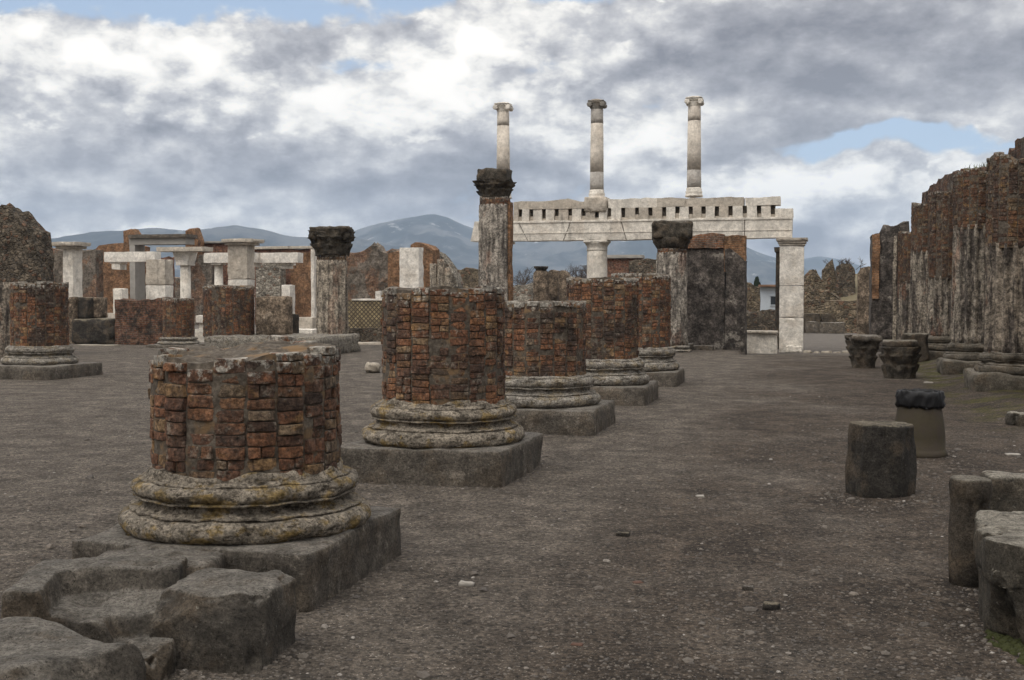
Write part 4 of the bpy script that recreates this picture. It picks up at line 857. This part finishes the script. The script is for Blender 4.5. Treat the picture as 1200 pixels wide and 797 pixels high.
for k, (gx_, lo, hi) in enumerate(((.03, 288, 285.6), (.07, 285.6, 282.5), (.12, 282.5, 278.9))):
    stone(mb, [c_[0], c_[1], zat(lo, DE)+.001], (L+gx_*2, .8+gx_*2, zat(hi, DE)-zat(lo, DE)-.002), ROT, .012, .1, .005, 4, chip=.05)
mb.build('capital', M['marble_dirty'], t)
mb = MB(); pbox(mb, 921, 940, 404.5, FORUM, DE-.35, .22, .03, .012, .06, chip=.15); mb.build('foot_block', M['marble'], t)
mb = MB(); C2 = on_v(928, DE+2.4, 914)*[1, 1, 0]; lathe(mb, C2, [(.17, FORUM), (.165, 2.0), (.16, zat(297, 42.6)), (.21, zat(295, 42.6)), (.22, zat(290, 42.6))], 24, .012, 4); solo('dark_column', mb, M['tufa_brown'], 'dark narrow column half hidden behind the left edge of the square white pillar', 'column', C2)
# upper Ionic columns
UPC = 'slender upper columns standing on the entablature'
def ionic(px, pytop, label, dirty=None):
    C = EA*[1, 1, 0]+V*ex(px)+U*.33; Yc = C[1]; zb = Zt-.02 if px > 600 else zat(233, Yc); zt = zat(pytop, Yc); t = thing('ionic_column', label, 'column', C+[0, 0, zb], UPC)
    mb = MB(); lathe(mb, C, [(.30, zb), (.30, zb+.07), (.27, zb+.09), (.285, zb+.14), (.28, zb+.19), (.255, zb+.22), (.262, zb+.27), (.245, zb+.31)], 36, .005, 5, 3, cap=False); mb.build('base', M['marble'], t, smooth=True)
    zs = [zb+.30, zb+(zt-zb)*.27, zt-(zt-zb)*.24, zt-.33]
    for k in range(3):
        mb = MB(); r0, r1 = np.interp([zs[k], zs[k+1]], [zb, zt], [.243, .208]); lathe(mb, C, [(r0, zs[k]+.003), (r0, (zs[k]*2+zs[k+1])/3), (r1, zs[k+1]-.003)], 36, .005, 3, 3, cap=False); mb.build('shaft_drum', M['drum_grey'] if dirty is not None and k in dirty else M['marble_warm'], t, smooth=True)
    mb = MB(); lathe(mb, C, [(.205, zt-.335), (.22, zt-.31), (.215, zt-.28), (.25, zt-.2), (.27, zt-.17)], 36, .004, 5, 3, cap=False)
    for sx in (-1, 1):
        q = C+V*sx*.225+[0, 0, zt-.19]; ph = np.linspace(0, 2*pi, 18, endpoint=False); rg = []
        for s_, f in ((-.27, .8), (-.265, 1), (-.12, .8), (0, .72), (.12, .8), (.265, 1), (.27, .8)): rg.append(np.array([q+U*s_+(V*cos(p)+np.array([0, 0, 1])*sin(p))*.088*f for p in ph]))
        loft(mb, [x+.005*vfbm(x, 8, 3) for x in rg], True, True)
    stone(mb, C+[0, 0, zt-.145], (.60, .5, .07), ROT, .02, .06, .006, 6, chip=.05); stone(mb, C+[0, 0, zt-.08], (.56, .54, .045), ROT, .015, .06, .005, 6, chip=.06); lathe(mb, C, [(.23, zt-.036), (.2, zt)], 24, .01, 6)
    mb.build('capital', M['capital_grey'] if dirty and 2 in dirty else M['marble'], t, smooth=True)
M['drum_grey'] = m_marble('grey_marble_drum', (.44, .41, .37), .6); M['marble_warm'] = m_marble('warm_marble', (.66, .595, .51), .3); M['capital_grey'] = m_marble('grey_capital', (.24, .225, .2), .7)
ionic(587, 120.5, 'slender white upper column directly above the tallest fluted column')
ionic(697, 117, 'slender upper column with a dark grey capital and patchy drums, middle of the three', (0, 2))
ionic(811.3, 113.5, 'slender white upper column with a dark band near its foot, right of the three', (0,))
# white step and low walls under the entablature
mb = MB(); pbox(mb, 873.5, 911, 390, FORUM-.05, 39.2, .5, .02, .015, .08, chip=.06); o = solo('white_step_block', mb, M['marble'], 'low white marble block between the dark wall and the square white pillar', 'marble block', on_v(873, 39.2, 892)*[1, 1, 0]); 
mb = MB(); pbox(mb, 872.5, 911.5, 388, FORUM, 39.12, .66, .02, .012, .08, chip=.05, pyb=391); mb.build('cap_slab', M['marble_dirty'], o)
for k, (a, b, top) in enumerate(((941, 953, 411), (954, 962, 412), (963, 976, 411), (977, 986, 412.5), (987, 1000, 411.5))):
    mb = MB(); pbox(mb, a, b, top, FORUM-.1, 39.4-.06*k, .28, .04, .02, .06, chip=.15); solo('kerb_stone', mb, M['travertine'], ['pale kerb stone touching the square white pillar', 'small pale kerb stone, second from the square white pillar', 'longer pale kerb stone in the middle of the kerb beyond the capitals', 'small low kerb stone, second from the right end of the kerb', 'pale kerb stone at the right end, by the end pier of the wall'][k], 'kerb stone', on_v(a, 39.4, b)*[1, 1, 0], 'kerb stones beside the square pillar', True)

# ------------------------------------------------------------------ left end of the hall
t = thing('low_brick_wall', 'low brick wall standing left of the slim distant brick stump', 'wall', on_v(135, 40.4, 165)*[1, 1, 0])
pwall('wall_body', None, None, 40.4, [(135, 352), (150, 351), (170, 351.5), (196, 350)], -.05, .8, M['wall_dark'], parent=t, jag=.05, amp=.03)
mb = MB(); pbox(mb, 79.5, 88, 348, -.05, 41.2, .7, .05, .02, .1); solo('tufa_pier', mb, M['plaster_brown'], 'narrow grey-green pier right of the far left brick stump', 'pier', on_v(80, 41, 84)*[1, 1, 0], None, True)
mb = MB(); pbox(mb, 87.5, 104, 348.5, zat(374, 41), 41.3, .7, .05, .02, .1); pbox(mb, 82, 135, 373.5, -.05, 40.8, .9, .09, .03, .1, chip=.2); o = solo('dark_tufa_block', mb, M['tufa_dark'], 'big black tufa block with a smaller one upon it, left of the low brick wall', 'stone block', on_v(82, 40.8, 110)*[1, 1, 0], None, True)
mb = MB(); pbox(mb, 104.5, 115.5, 349, zat(373, 41), 41.5, .6, .05, .02, .1); solo('tufa_block', mb, M['plaster_brown'], 'brown upright block behind the big black tufa block', 'stone block', on_v(104, 41.5, 110)*[1, 1, 0], None, True)
mb = MB(); pbox(mb, 86, 135, 404, -.05, 39.6, .35, .02, .01, .1); solo('white_kerb', mb, M['travertine'], 'white kerb at the foot of the big black tufa block', 'kerb', on_v(86, 39.6, 110)*[1, 1, 0])
mb = MB(); pbox(mb, 238, 375, 394.5, -.05, 33.3, 3.0, .04, .03, .14, chip=.12); solo('stone_podium', mb, M['crust'], 'long low lichen-covered podium just behind the nearest stump', 'podium', on_v(238, 33.3, 306)*[1, 1, 0], None, True)
zp = zat(394.5, 33.0)
C = row(268, 34.6); C[2] = zp-.03; t = thing('brick_pier', 'round brick pier on the lichened podium beside a dark standing slab', 'pier', C); mb = MB(); brick_shaft(mb, C, .725, 0, lambda a: zat(335, 34.6)-zp+.03+.03*sin(3*a), 22, .075, 2, rot0=.1, missing=.01); mb.build('shaft', [M['brick_far'], M['mortar']], t)
mb = MB(); pbox(mb, 299, 336, 347.5, zp-.03, 34.3, .45, .05, .02, .12); solo('standing_slab', mb, M['plaster_brown'], 'dark standing slab right of the round brick pier', 'stone slab', on_v(299, 34.3, 317)*[1, 1, 0], None, True)
mb = MB(); pbox(mb, 337, 343, 368, -.05, 36.8, .5, .05, .02, .12); solo('dark_post', mb, M['tufa_dark'], 'low dark post at the right side of the dark standing slab', 'post', on_v(337, 36, 340)*[1, 1, 0], None, True)
pwall('rubble_wall', 'high ragged rubble wall at the far left, stepping down to the right', 'wall', 33.0, [(-60, 243), (-20, 247), (0, 246), (11, 246), (14, 252), (23, 254), (25, 262), (33, 267), (36, 270), (43, 274), (44.5, 288), (46, 300)], -.05, .7, M['rubble_dark'], jag=.12, amp=.08, res=.12)
mb = MB(); C = row(9, 31)*[1, 1, 0]; fluted(mb, C, [(.34, -.03), (.33, zat(331, 31))], 16, .03, 6, .015, 5); solo('fluted_stump', mb, M['stucco_dark'], 'grey fluted column stump in front of the ragged rubble wall at the left edge', 'column stump', C, None, True)
pwall('plastered_wall', 'brown plastered wall right of the ragged rubble wall', 'wall', 46, [(40, 290), (60, 290), (76, 294)], FORUM, .6, M['wall_plaster'], jag=.04)

# ------------------------------------------------------------------ white pillars in the middle distance
MID = 'white pillars in the middle distance'
def midpillar(px0, px1, top, d, label, slab=None, mat='marble', seam=None, zb=FORUM):
    c = on_v(px0, d, (px0+px1)/2)*[1, 1, 0]+[0, 0, zb]; t = thing('white_pillar', label, 'pillar', c, MID); mb = MB()
    if seam: pbox(mb, px0, px1, seam+.3, zb, d, .62, .02, .012, .1); mb.build('shaft_block', M['marble_clean'], t); mb = MB(); pbox(mb, px0, px1, top, zb, d, .62, .02, .015, .1, chip=.05, pyb=seam); mb.build('shaft_block', M[mat], t)
    else: pbox(mb, px0, px1, top, zb, d, .62, .02, .015, .1, chip=.05); mb.build('shaft_block', M[mat], t)
    if slab:
        mb = MB(); pbox(mb, slab[0], slab[1], slab[2], 0, d-.2, 1.05, .02, .015, .1, chip=.06, pyb=slab[3]); w0 = (px0+slab[0])/2; w1 = (px1+slab[1])/2
        pbox(mb, w0, w1, slab[3]+.15, 0, d-.1, .85, .02, .012, .1, pyb=slab[4]); mb.build('capital', M['marble_dirty'], t)
midpillar(74, 86, 291, 45, 'white pillar with a flat slab capital between the ragged rubble wall and the brick ruins', (57.5, 88.5, 283.3, 288, 291.5), 'marble')
midpillar(171, 194, 304, 47, 'plain stained white pillar without a capital, left of the middle distance', None, 'marble_dirty', 334)
midpillar(267, 290, 286, 44, 'white pillar with a flat slab capital right above the round brick pier', (260, 296, 279.5, 284, 287), 'marble_dirty', 327)
midpillar(468, 491, 290, 50, 'clean white square pillar above the second brick stump', None, 'marble_clean')
midpillar(132.5, 143, 338, 62, 'low white pillar stub above the low brick wall', None, 'marble', zb=FORUM)
midpillar(330, 340, 334, 60, 'low white pillar stub right of the dark standing slab', None, 'marble_clean')
midpillar(440, 446, 341, 52, 'short white post at the left edge of the second brick stump', None, 'marble_clean')

# ------------------------------------------------------------------ far side of the forum, left: colonnade remains and brick buildings
FARC = 'white remains of the far colonnade'
def fpart(t, name, mat, *boxes, d, thick=.7, res=.25, amp=.012):
    mb = MB()
    for px0, px1, pyt, pyb in boxes: pbox(mb, px0, px1, pyt, FORUM, d, thick, .02, amp, res, chip=.04, pyb=pyb)
    return mb.build(name, M[mat], t)
def fshaft(t, px, w, pyt, pyb, d, mat='marble', name='shaft'):
    C = on_v(px, d, px)*[1, 1, 0]+U*.35; z0 = FORUM if pyb is None else zat(pyb, d); z1 = zat(pyt, d); r = w*d/FPX/2; mb = MB(); lathe(mb, C, [(r, z0), (r, z0+.4*(z1-z0)), (r*.92, z1)], 24, .01, 2, cap=False); return mb.build(name, M[mat], t, smooth=True)
t = thing('colonnade_beam', 'white marble beam with a hanging capital stub left of the stained white pillar', 'beam', on_v(123, 70, 150)*[1, 1, 0], FARC)
fpart(t, 'beam', 'marble_clean', (122.5, 182, 295, 307), d=70); fpart(t, 'capital', 'marble', (129.5, 142.5, 307.2, 309), (131.5, 141.5, 309.2, 316), d=70)
t = thing('marble_column', 'round white column under a flaring capital and dark slab, in the gap of the ruins', 'column', on_v(214, 66, 214)*[1, 1, 0]+[0, 0, FORUM], FARC)
fshaft(t, 214, 12.5, 309, None, 66); mb = MB(); C = on_v(214, 66, 214)*[1, 1, 0]+U*.35; k = 66/FPX
stone(mb, [C[0], C[1], zat(309, 66)], (15*k, .8, 14*k), ROT, .02, .2, .01, 2, taper=(1.55, 1.1)); stone(mb, [C[0], C[1], zat(311, 66)], (16*k, .85, 2.2*k), ROT, .02, .2, .01, 2); mb.build('capital', M['marble_clean'], t); fpart(t, 'top_slab', 'marble_dirty', (184, 238, 289.2, 294.6), d=65.8, thick=1.2)
t = thing('marble_column', 'slim white column under the left half of the long white beam', 'column', on_v(253, 64, 253)*[1, 1, 0]+[0, 0, FORUM], FARC)
fshaft(t, 253, 10.5, 310, None, 64); fpart(t, 'capital', 'marble', (247, 259.5, 308.2, 310.5), d=64, thick=.6)
t = thing('colonnade_beam', 'long white marble beam running behind the slab-topped white pillar', 'beam', on_v(239, 64, 290)*[1, 1, 0], FARC)
fpart(t, 'beam', 'marble_clean', (239, 298, 296, 308), (299, 349.5, 296, 308), d=64); fpart(t, 'capital', 'marble', (325, 341, 308.3, 311), (329, 338, 311.2, 315), (287, 299, 308.3, 313), d=64)
t = thing('stone_door_frame', 'big grey stone door frame standing between two brick stubs', 'door frame', on_v(153, 80, 185)*[1, 1, 0]+[0, 0, FORUM])
fpart(t, 'lintel', 'concrete', (152, 218, 279, 286.5), d=78, thick=1.2); fpart(t, 'jamb', 'concrete', (152.5, 159, 286.7, 352), d=78, thick=1.2)
fpart(t, 'cornice', 'tufa', (150.5, 219, 274.5, 278.8), d=77.8, thick=1.5)
t = thing('brick_building', 'ruined orange brick building with two tall brick stubs, behind the grey door frame', 'building', on_v(112, 82, 170)*[1, 1, 0]+[0, 0, FORUM])
for nm, mat, d, prof, zb in (('wall', 'wall_orange', 82, [(112, 292), (118, 287), (130, 285), (147, 285), (152, 286)], FORUM), ('brick_stub', 'wall_orange', 79, [(146, 270), (149, 268), (158, 268), (159.5, 274)], FORUM), ('brick_stub', 'wall_orange', 79, [(218, 270), (221, 267), (229, 267), (232.5, 281)], FORUM),
                             ('wall', 'wall_orange', 80, [(160, 288), (168, 288)], FORUM), ('wall', 'wall_orange', 80.5, [(219, 290), (236, 289.5)], FORUM), ('wall', 'wall_red', 83, [(183, 302), (197, 302)], FORUM), ('back_wall', 'wall_plaster', 90, [(158, 306), (200, 326), (222, 328)], FORUM)):
    pwall(nm, None, None, d, prof, zb, .9, M[mat], parent=t, jag=.10, res=.3, amp=.04)
mb = MB(); pbox(mb, 164.5, 171, 334, FORUM, 79.6, .3, .01, .01, .3); mb.build('door_shade_panel', M['doorway_shade'], t)  # solid dark panel; the doorway's shade is put into its colour
pwall('rubble_wall', 'grey rubble wall between the left slab pillar and the orange brick building', 'wall', 76, [(84, 293), (92, 291), (103, 294), (113, 292)], FORUM, .8, M['wall_plaster'], jag=.12, res=.3)
t = thing('brick_building', 'long brick building with a white coping, behind the long white beam', 'building', on_v(236, 82, 300)*[1, 1, 0]+[0, 0, FORUM])
for nm, mat, d, prof in (('wall', 'wall_red', 80, [(236, 285), (240, 284), (268, 285)]), ('wall', 'wall_red', 80, [(289, 292), (366, 292)]), ('wall', 'wall_orange', 79, [(341, 297), (366, 296)]), ('wall', 'wall_plaster', 78.5, [(222, 299), (248, 300)]), ('plaster_panel', 'rubble_pale', 78, [(300, 309), (312, 307), (329, 308)])):
    pwall(nm, None, None, d, prof, FORUM, .8, M[mat], parent=t, jag=.06, res=.3)
fpart(t, 'coping', 'marble_dirty', (290, 366, 288.5, 291.8), d=79.8, thick=1.1); fpart(t, 'coping', 'concrete', (236, 268, 282.5, 285), d=79.8, thick=1.1)
fpart(t, 'corner_pilaster', 'marble', (364.5, 368.5, 291.5, 393), d=62, thick=.6)
mb = MB(); pbox(mb, 344, 366, 372, FORUM, 56, .9, .03, .02, .15); o = solo('white_stone_block', mb, M['marble_dirty'], 'white carved block between the standing slab and the scroll-capital column', 'marble block', on_v(344, 56, 355)*[1, 1, 0])
mb = MB(); pbox(mb, 337, 366, 386, FORUM, 54.5, 1.2, .03, .02, .15); mb.build('step', M['marble'], o)
mb = MB(); pbox(mb, 116, 134, 367, FORUM, 60, .8, .05, .03, .2); solo('white_stone_block', mb, M['marble_dirty'], 'low whitish block behind the big black tufa block', 'marble block', on_v(116, 60, 125)*[1, 1, 0])
mb = MB(); pbox(mb, 229, 238, 370, FORUM, 42.5, .4, .02, .02, .1, pyb=378); pbox(mb, 228, 238, 385, FORUM, 42.5, .5, .03, .02, .1); pbox(mb, 233, 238.5, 377.5, FORUM, 42.6, .4, .02, .01, .1, pyb=385.5); solo('white_stone_pile', mb, M['marble'], 'small stack of white stones left of the round brick pier', 'stone stack', on_v(229, 42.5, 233)*[1, 1, 0])
# centre
pwall('rubble_wall', 'humped mottled rubble wall right of the scroll-capital column', 'wall', 60, [(405, 300), (413, 298), (420, 298), (426, 291), (433, 288), (441, 289), (447, 294), (452, 297), (458, 294), (468, 293)], FORUM, .9, M['wall_plaster'], jag=.16, res=.22, amp=.08)
pwall('brick_pier', 'narrow orange brick pier touching the left side of the clean white pillar', 'pier', 58, [(455, 297), (460, 294), (469, 295)], FORUM, .7, M['wall_orange'], jag=.06, res=.2)
t = thing('reticulate_wall', 'low wall of yellow diamond masonry right of the scroll-capital column', 'wall', on_v(408, 44, 427)*[1, 1, 0])
pwall('diamond_facing', None, None, 44, [(404, 352), (452, 352)], -.05, .6, M['reticulate'], parent=t, jag=.01, res=.2, amp=.01); pwall('stone_footing', None, None, 43.8, [(404, 385), (452, 384)], -.3, .9, M['rubble_dark'], parent=t, jag=.03, res=.2)
mb = MB(); pbox(mb, 412, 452, 350.4, 0, 43.9, .8, .01, .01, .2, pyb=352.4); mb.build('coping', M['marble'], t)
mb = MB(); pbox(mb, 411, 452, 401, -.1, 40.6, .5, .03, .02, .12); solo('white_kerb', mb, M['marble_dirty'], 'white kerb on the ground left of the second brick stump', 'kerb', on_v(411, 40, 430)*[1, 1, 0])
t = thing('brick_ruin', 'ruined brick pier with fluted half columns, right of the clean white pillar', 'ruin', on_v(490, 56, 505)*[1, 1, 0]+[0, 0, FORUM])
pwall('brick_pier', None, None, 56, [(481, 287), (486, 284.5), (494, 285.5), (506, 287), (507.5, 291)], FORUM, 1.0, M['wall_orange'], parent=t, jag=.06, res=.2); pwall('rubble_core', None, None, 57, [(504, 290), (512, 295), (518, 300), (524, 309), (530, 318), (536, 332)], FORUM, 1.0, M['rubble_pale'], parent=t, jag=.10, res=.2)
for px, top in ((508, 309), (516.5, 304), (525, 314)):
    mb = MB(); C = on_v(px, 55.6, px)*[1, 1, 0]; fluted(mb, C, [(.17, FORUM), (.165, zat(top, 55.6))], 12, .03, 4, .01, 4); mb.build('half_column', M['stucco_pale'], t, smooth=True)
pwall('rubble_wall', 'low brown rubble wall behind the left side of the tallest fluted column', 'wall', 75, [(528, 318), (534, 315), (548, 315), (562, 316)], FORUM, .8, M['rubble_brown'], jag=.10, res=.3)
pwall('rubble_wall', 'pale low rubble wall between the tallest fluted column and the round dark pillar', 'wall', 74, [(598, 340), (602, 333), (612, 334), (628, 334)], FORUM, .8, M['rubble_pale'], jag=.10, res=.3)
t = thing('round_dark_pillar', 'dark tapering pillar with a small flat cap, seen under the entablature', 'pillar', on_v(634, 56, 634)*[1, 1, 0]+[0, 0, FORUM])
mb = MB(); C = on_v(634, 56, 634)*[1, 1, 0]; lathe(mb, C, [(.39, FORUM), (.39, zat(325, 56)), (.37, zat(320, 56)), (.28, zat(317.5, 56))], 28, .03, 3); mb.build('shaft', M['plaster_brown'], t, smooth=True); mb = MB(); lathe(mb, C, [(.24, zat(318, 56)), (.27, zat(315.5, 56)), (.34, zat(314, 56)), (.35, zat(312.2, 56))], 28, .02, 3); mb.build('cap', M['tufa_dark'], t, smooth=True)
pwall('rubble_pier', 'ragged brown pier just right of the dark tapering pillar', 'pier', 57, [(643, 320), (646, 317), (650, 318), (653, 319)], FORUM, .7, M['plaster_brown'], jag=.08, res=.15); pwall('rubble_pier', 'ragged brown pier with a rounded shoulder, second right of the dark tapering pillar', 'pier', 56, [(655, 318), (659, 317), (664, 320), (668, 328)], FORUM, .7, M['plaster_brown'], jag=.08, res=.15)
t = thing('brick_wall', 'brick wall with a long concrete coping, right of the round white column', 'wall', on_v(700, 60, 735)*[1, 1, 0]+[0, 0, FORUM])
pwall('wall_body', None, None, 60, [(690, 303), (752, 302.5)], FORUM, .7, M['wall_red'], parent=t, jag=.02, res=.3); fpart(t, 'coping', 'concrete', (690, 752, 298.6, 302.8), d=59.8, thick=1.0); pwall('rubble_end', None, None, 59, [(737, 306), (748, 304), (758, 302), (772, 305)], FORUM, .8, M['rubble_dark'], parent=t, jag=.1, res=.25)
# seen through the opening and on the right
pwall('rubble_wall', 'brown rubble wall right beside the dark plastered wall, seen through the opening', 'wall', 66, [(868, 333), (876, 332), (884, 335), (890, 337)], FORUM, .8, M['rubble_brown'], jag=.10, res=.25)
t = thing('white_hut', 'small whitish hut with one dark window, seen through the opening', 'hut', on_v(890, 80, 900)*[1, 1, 0]+[0, 0, FORUM])
fpart(t, 'wall', 'hut', (890, 916, 336.5, 380), d=80, thick=3.0, res=.6, amp=.003); fpart(t, 'roof', 'tile', (888.5, 917.5, 333.5, 336.3), d=79.6, thick=3.8, res=.6)
fpart(t, 'window', 'glass', (903, 911, 347.5, 357), d=on_v(890, 80, 903)[1]-.05, thick=.2); fpart(t, 'window_frame', 'hut', (902, 912, 345.8, 347.2), (902, 912, 357.2, 358.6), d=on_v(890, 80, 902)[1]-.08, thick=.2)
pwall('dark_stone_wall', 'low dark stone wall in front of the whitish hut', 'wall', 61, [(868, 362), (880, 366), (892, 363), (902, 365), (916, 364)], FORUM, .8, M['rubble_dark'], jag=.10, res=.2, amp=.06)
t = thing('low_stone_wall', 'low wall of rubble over dark blocks, right of the square white pillar', 'wall', on_v(940, 62, 975)*[1, 1, 0]+[0, 0, FORUM])
pwall('rubble_top', None, None, 62, [(934, 352), (950, 352), (990, 353), (1016, 352)], FORUM, .8, M['rubble_brown'], parent=t, jag=.05, res=.2); mb = MB()
for a, b in ((936, 961), (962, 979), (980, 996), (997, 1014)): pbox(mb, a, b, 367.5, FORUM, 61.6, .8, .04, .02, .2)
mb.build('dark_blocks', M['tufa_brown'], t)
mb = MB(); pbox(mb, 960, 990, 378, FORUM, 60.6, .6, .05, .03, .2); pbox(mb, 944, 961, 377, FORUM, 60.9, .6, .05, .03, .2); mb.build('ledge', M['tufa'], t)
mound = MB(); prof = [(928, 352), (940, 345), (955, 335), (975, 325), (995, 319), (1005, 318), (1015, 322), (1030, 330), (1060, 345)]; rings = []
for k, tt in enumerate(np.linspace(-1, 1, 12)):
    d = 74+tt*9; xs = np.linspace(928, 1060, 40); z = np.interp(xs, [p[0] for p in prof], [zat(p[1], 74) for p in prof]); zz = FORUM+(z-FORUM)*max(0, 1-abs(tt)**1.3); x = (xs-600)/FPX*74; q = np.stack([x, 0*x+d, zz], 1); q = q+.25*vfbm(q, .5, 4)*[1, 0, 1]*(1-abs(tt)); rings.append(q)
s = MAT('dry_grass_slope'); M['drygrass'] = s.done(s.mix(s.noise(s.pos, 1.2, 7, .7), (.10, .085, .05), (.26, .22, .145)), .95, s.noise(s.pos, 6, 6, .8), .1)
loft(mound, rings, False, False, flip=False); tag(mound.build('grassy_mound', M['drygrass'], None, (0, 0, 0), True), kind='structure')
RU = 'ruined walls on the mound'
pwall('ruined_wall', 'low brown ruined wall nearest the square white pillar, at the left foot of the mound', 'wall', 68, [(938, 330), (944, 322), (951, 316), (958, 318), (962, 330)], FORUM, .8, M['rubble_brown'], RU, jag=.18, res=.22, amp=.1)
pwall('ruined_wall', 'pointed pale gable fragment standing on the mound', 'wall', 71, [(963, 316), (968, 311), (974, 305), (979, 309), (980, 330)], FORUM, .8, M['rubble_brown'], RU, jag=.15, res=.22, amp=.08)
pwall('ruined_wall', 'dark ragged wall fragment on top of the mound, bare shrub growing above', 'wall', 70, [(980, 312), (986, 309), (993, 306), (998, 309), (1002, 316)], FORUM, .8, M['rubble_dark'], RU, jag=.15, res=.22, amp=.1)
pwall('ruined_wall', 'rough rubble wall between the square white pillar and the mound, lower than the gable', 'wall', 66, [(930, 342), (945, 336), (958, 340), (972, 345), (985, 350)], FORUM, .8, M['rubble_brown'], RU, jag=.2, res=.2, amp=.1)

# ------------------------------------------------------------------ bare trees, cypress, shrub
def twigs(mb, p, d, L, r, depth):
    d = d/np.linalg.norm(d); e = p+d*L; a = np.cross(d, [.3, .2, 1.0]); a /= np.linalg.norm(a); b = np.cross(d, a); r2 = r*.62
    ring = [p+(a*cos(q)+b*sin(q))*r for q in (0, 2.09, 4.19)]+[e+(a*cos(q)+b*sin(q))*r2 for q in (0, 2.09, 4.19)]
    mb.add(ring, [(0, 1, 4, 3), (1, 2, 5, 4), (2, 0, 3, 5)])
    if depth > 0:
        for k in range(3 if depth > 1 else 4): twigs(mb, p+d*L*(.5+.5*rng.random()), d+np.array([rng.normal(), rng.normal(), rng.normal()*.6+.25])*.55, L*(.62+.2*rng.random()), r2, depth-1)
TREES = 'bare trees beyond the ruins'
def bare(px, d, py, label, depth=4, mn=.013):
    C = row(px, d)*[1, 1, 0]+[0, 0, FORUM]; h = zat(py, d)-FORUM; t = thing('bare_tree', label, 'tree', C, TREES); mb = MB(); lathe(mb, C, [(.14, -.1), (.10, h*.5), (.08, h*.62)], 8, .02, 2, cap=False); mb.build('trunk', M['bark'], t)
    mb = MB()
    for k in range(7): twigs(mb, C+[0, 0, h*(.35+.25*rng.random())], np.array([rng.normal()*.9, rng.normal()*.9, 1.0]), h*.22, .05, depth)
    P = mb.verts(); mb.v = [np.minimum(P, [1e9, 1e9, FORUM+h*1.02])]; mb.build('crown', M['bark'], t)
bare(611, 84, 314, 'bare grey tree behind the tallest fluted column, right side'); bare(678, 88, 306, 'bare twiggy tree left of the round white column under the entablature'); bare(690, 92, 312, 'smaller bare tree touching the round white column under the entablature')
C = row(887, 105)*[1, 1, 0]+[0, 0, FORUM]; t = thing('cypress_tree', 'small dark cypress above the rubble in the opening', 'tree', C); mb = MB(); lathe(mb, C, [(.14, 0), (.1, 1.5)], 8); mb.build('trunk', M['bark'], t); mb = MB(); h = zat(327, 105)-FORUM
for k in range(700):
    z = rng.random(); rr = .75*(1-z)**.6*min(1, z*6+.2)*rng.random()**.4; a = rng.random()*6.28; p = C+[rr*cos(a), rr*sin(a), .6+z*(h-.6)]; d = np.array([cos(a)*.3, sin(a)*.3, 1])*.28; w_ = np.array([-sin(a), cos(a), 0])*.10; mb.add([p-w_, p+w_, p+d], [(0, 1, 2)])
mb.build('crown', M['leaf_dark'], t)
C = row(992, 70.5)*[1, 1, 0]+[0, 0, zat(312, 70.5)]; mb = MB()
for k in range(16): twigs(mb, C+[rng.normal()*.4, rng.normal()*.2, -.2], np.array([rng.normal()*.7, rng.normal()*.5, 1]), .38, .02, 2)
solo('bare_shrub', mb, M['bark'], 'bare brown shrub on top of the dark ragged wall fragment', 'shrub', C)
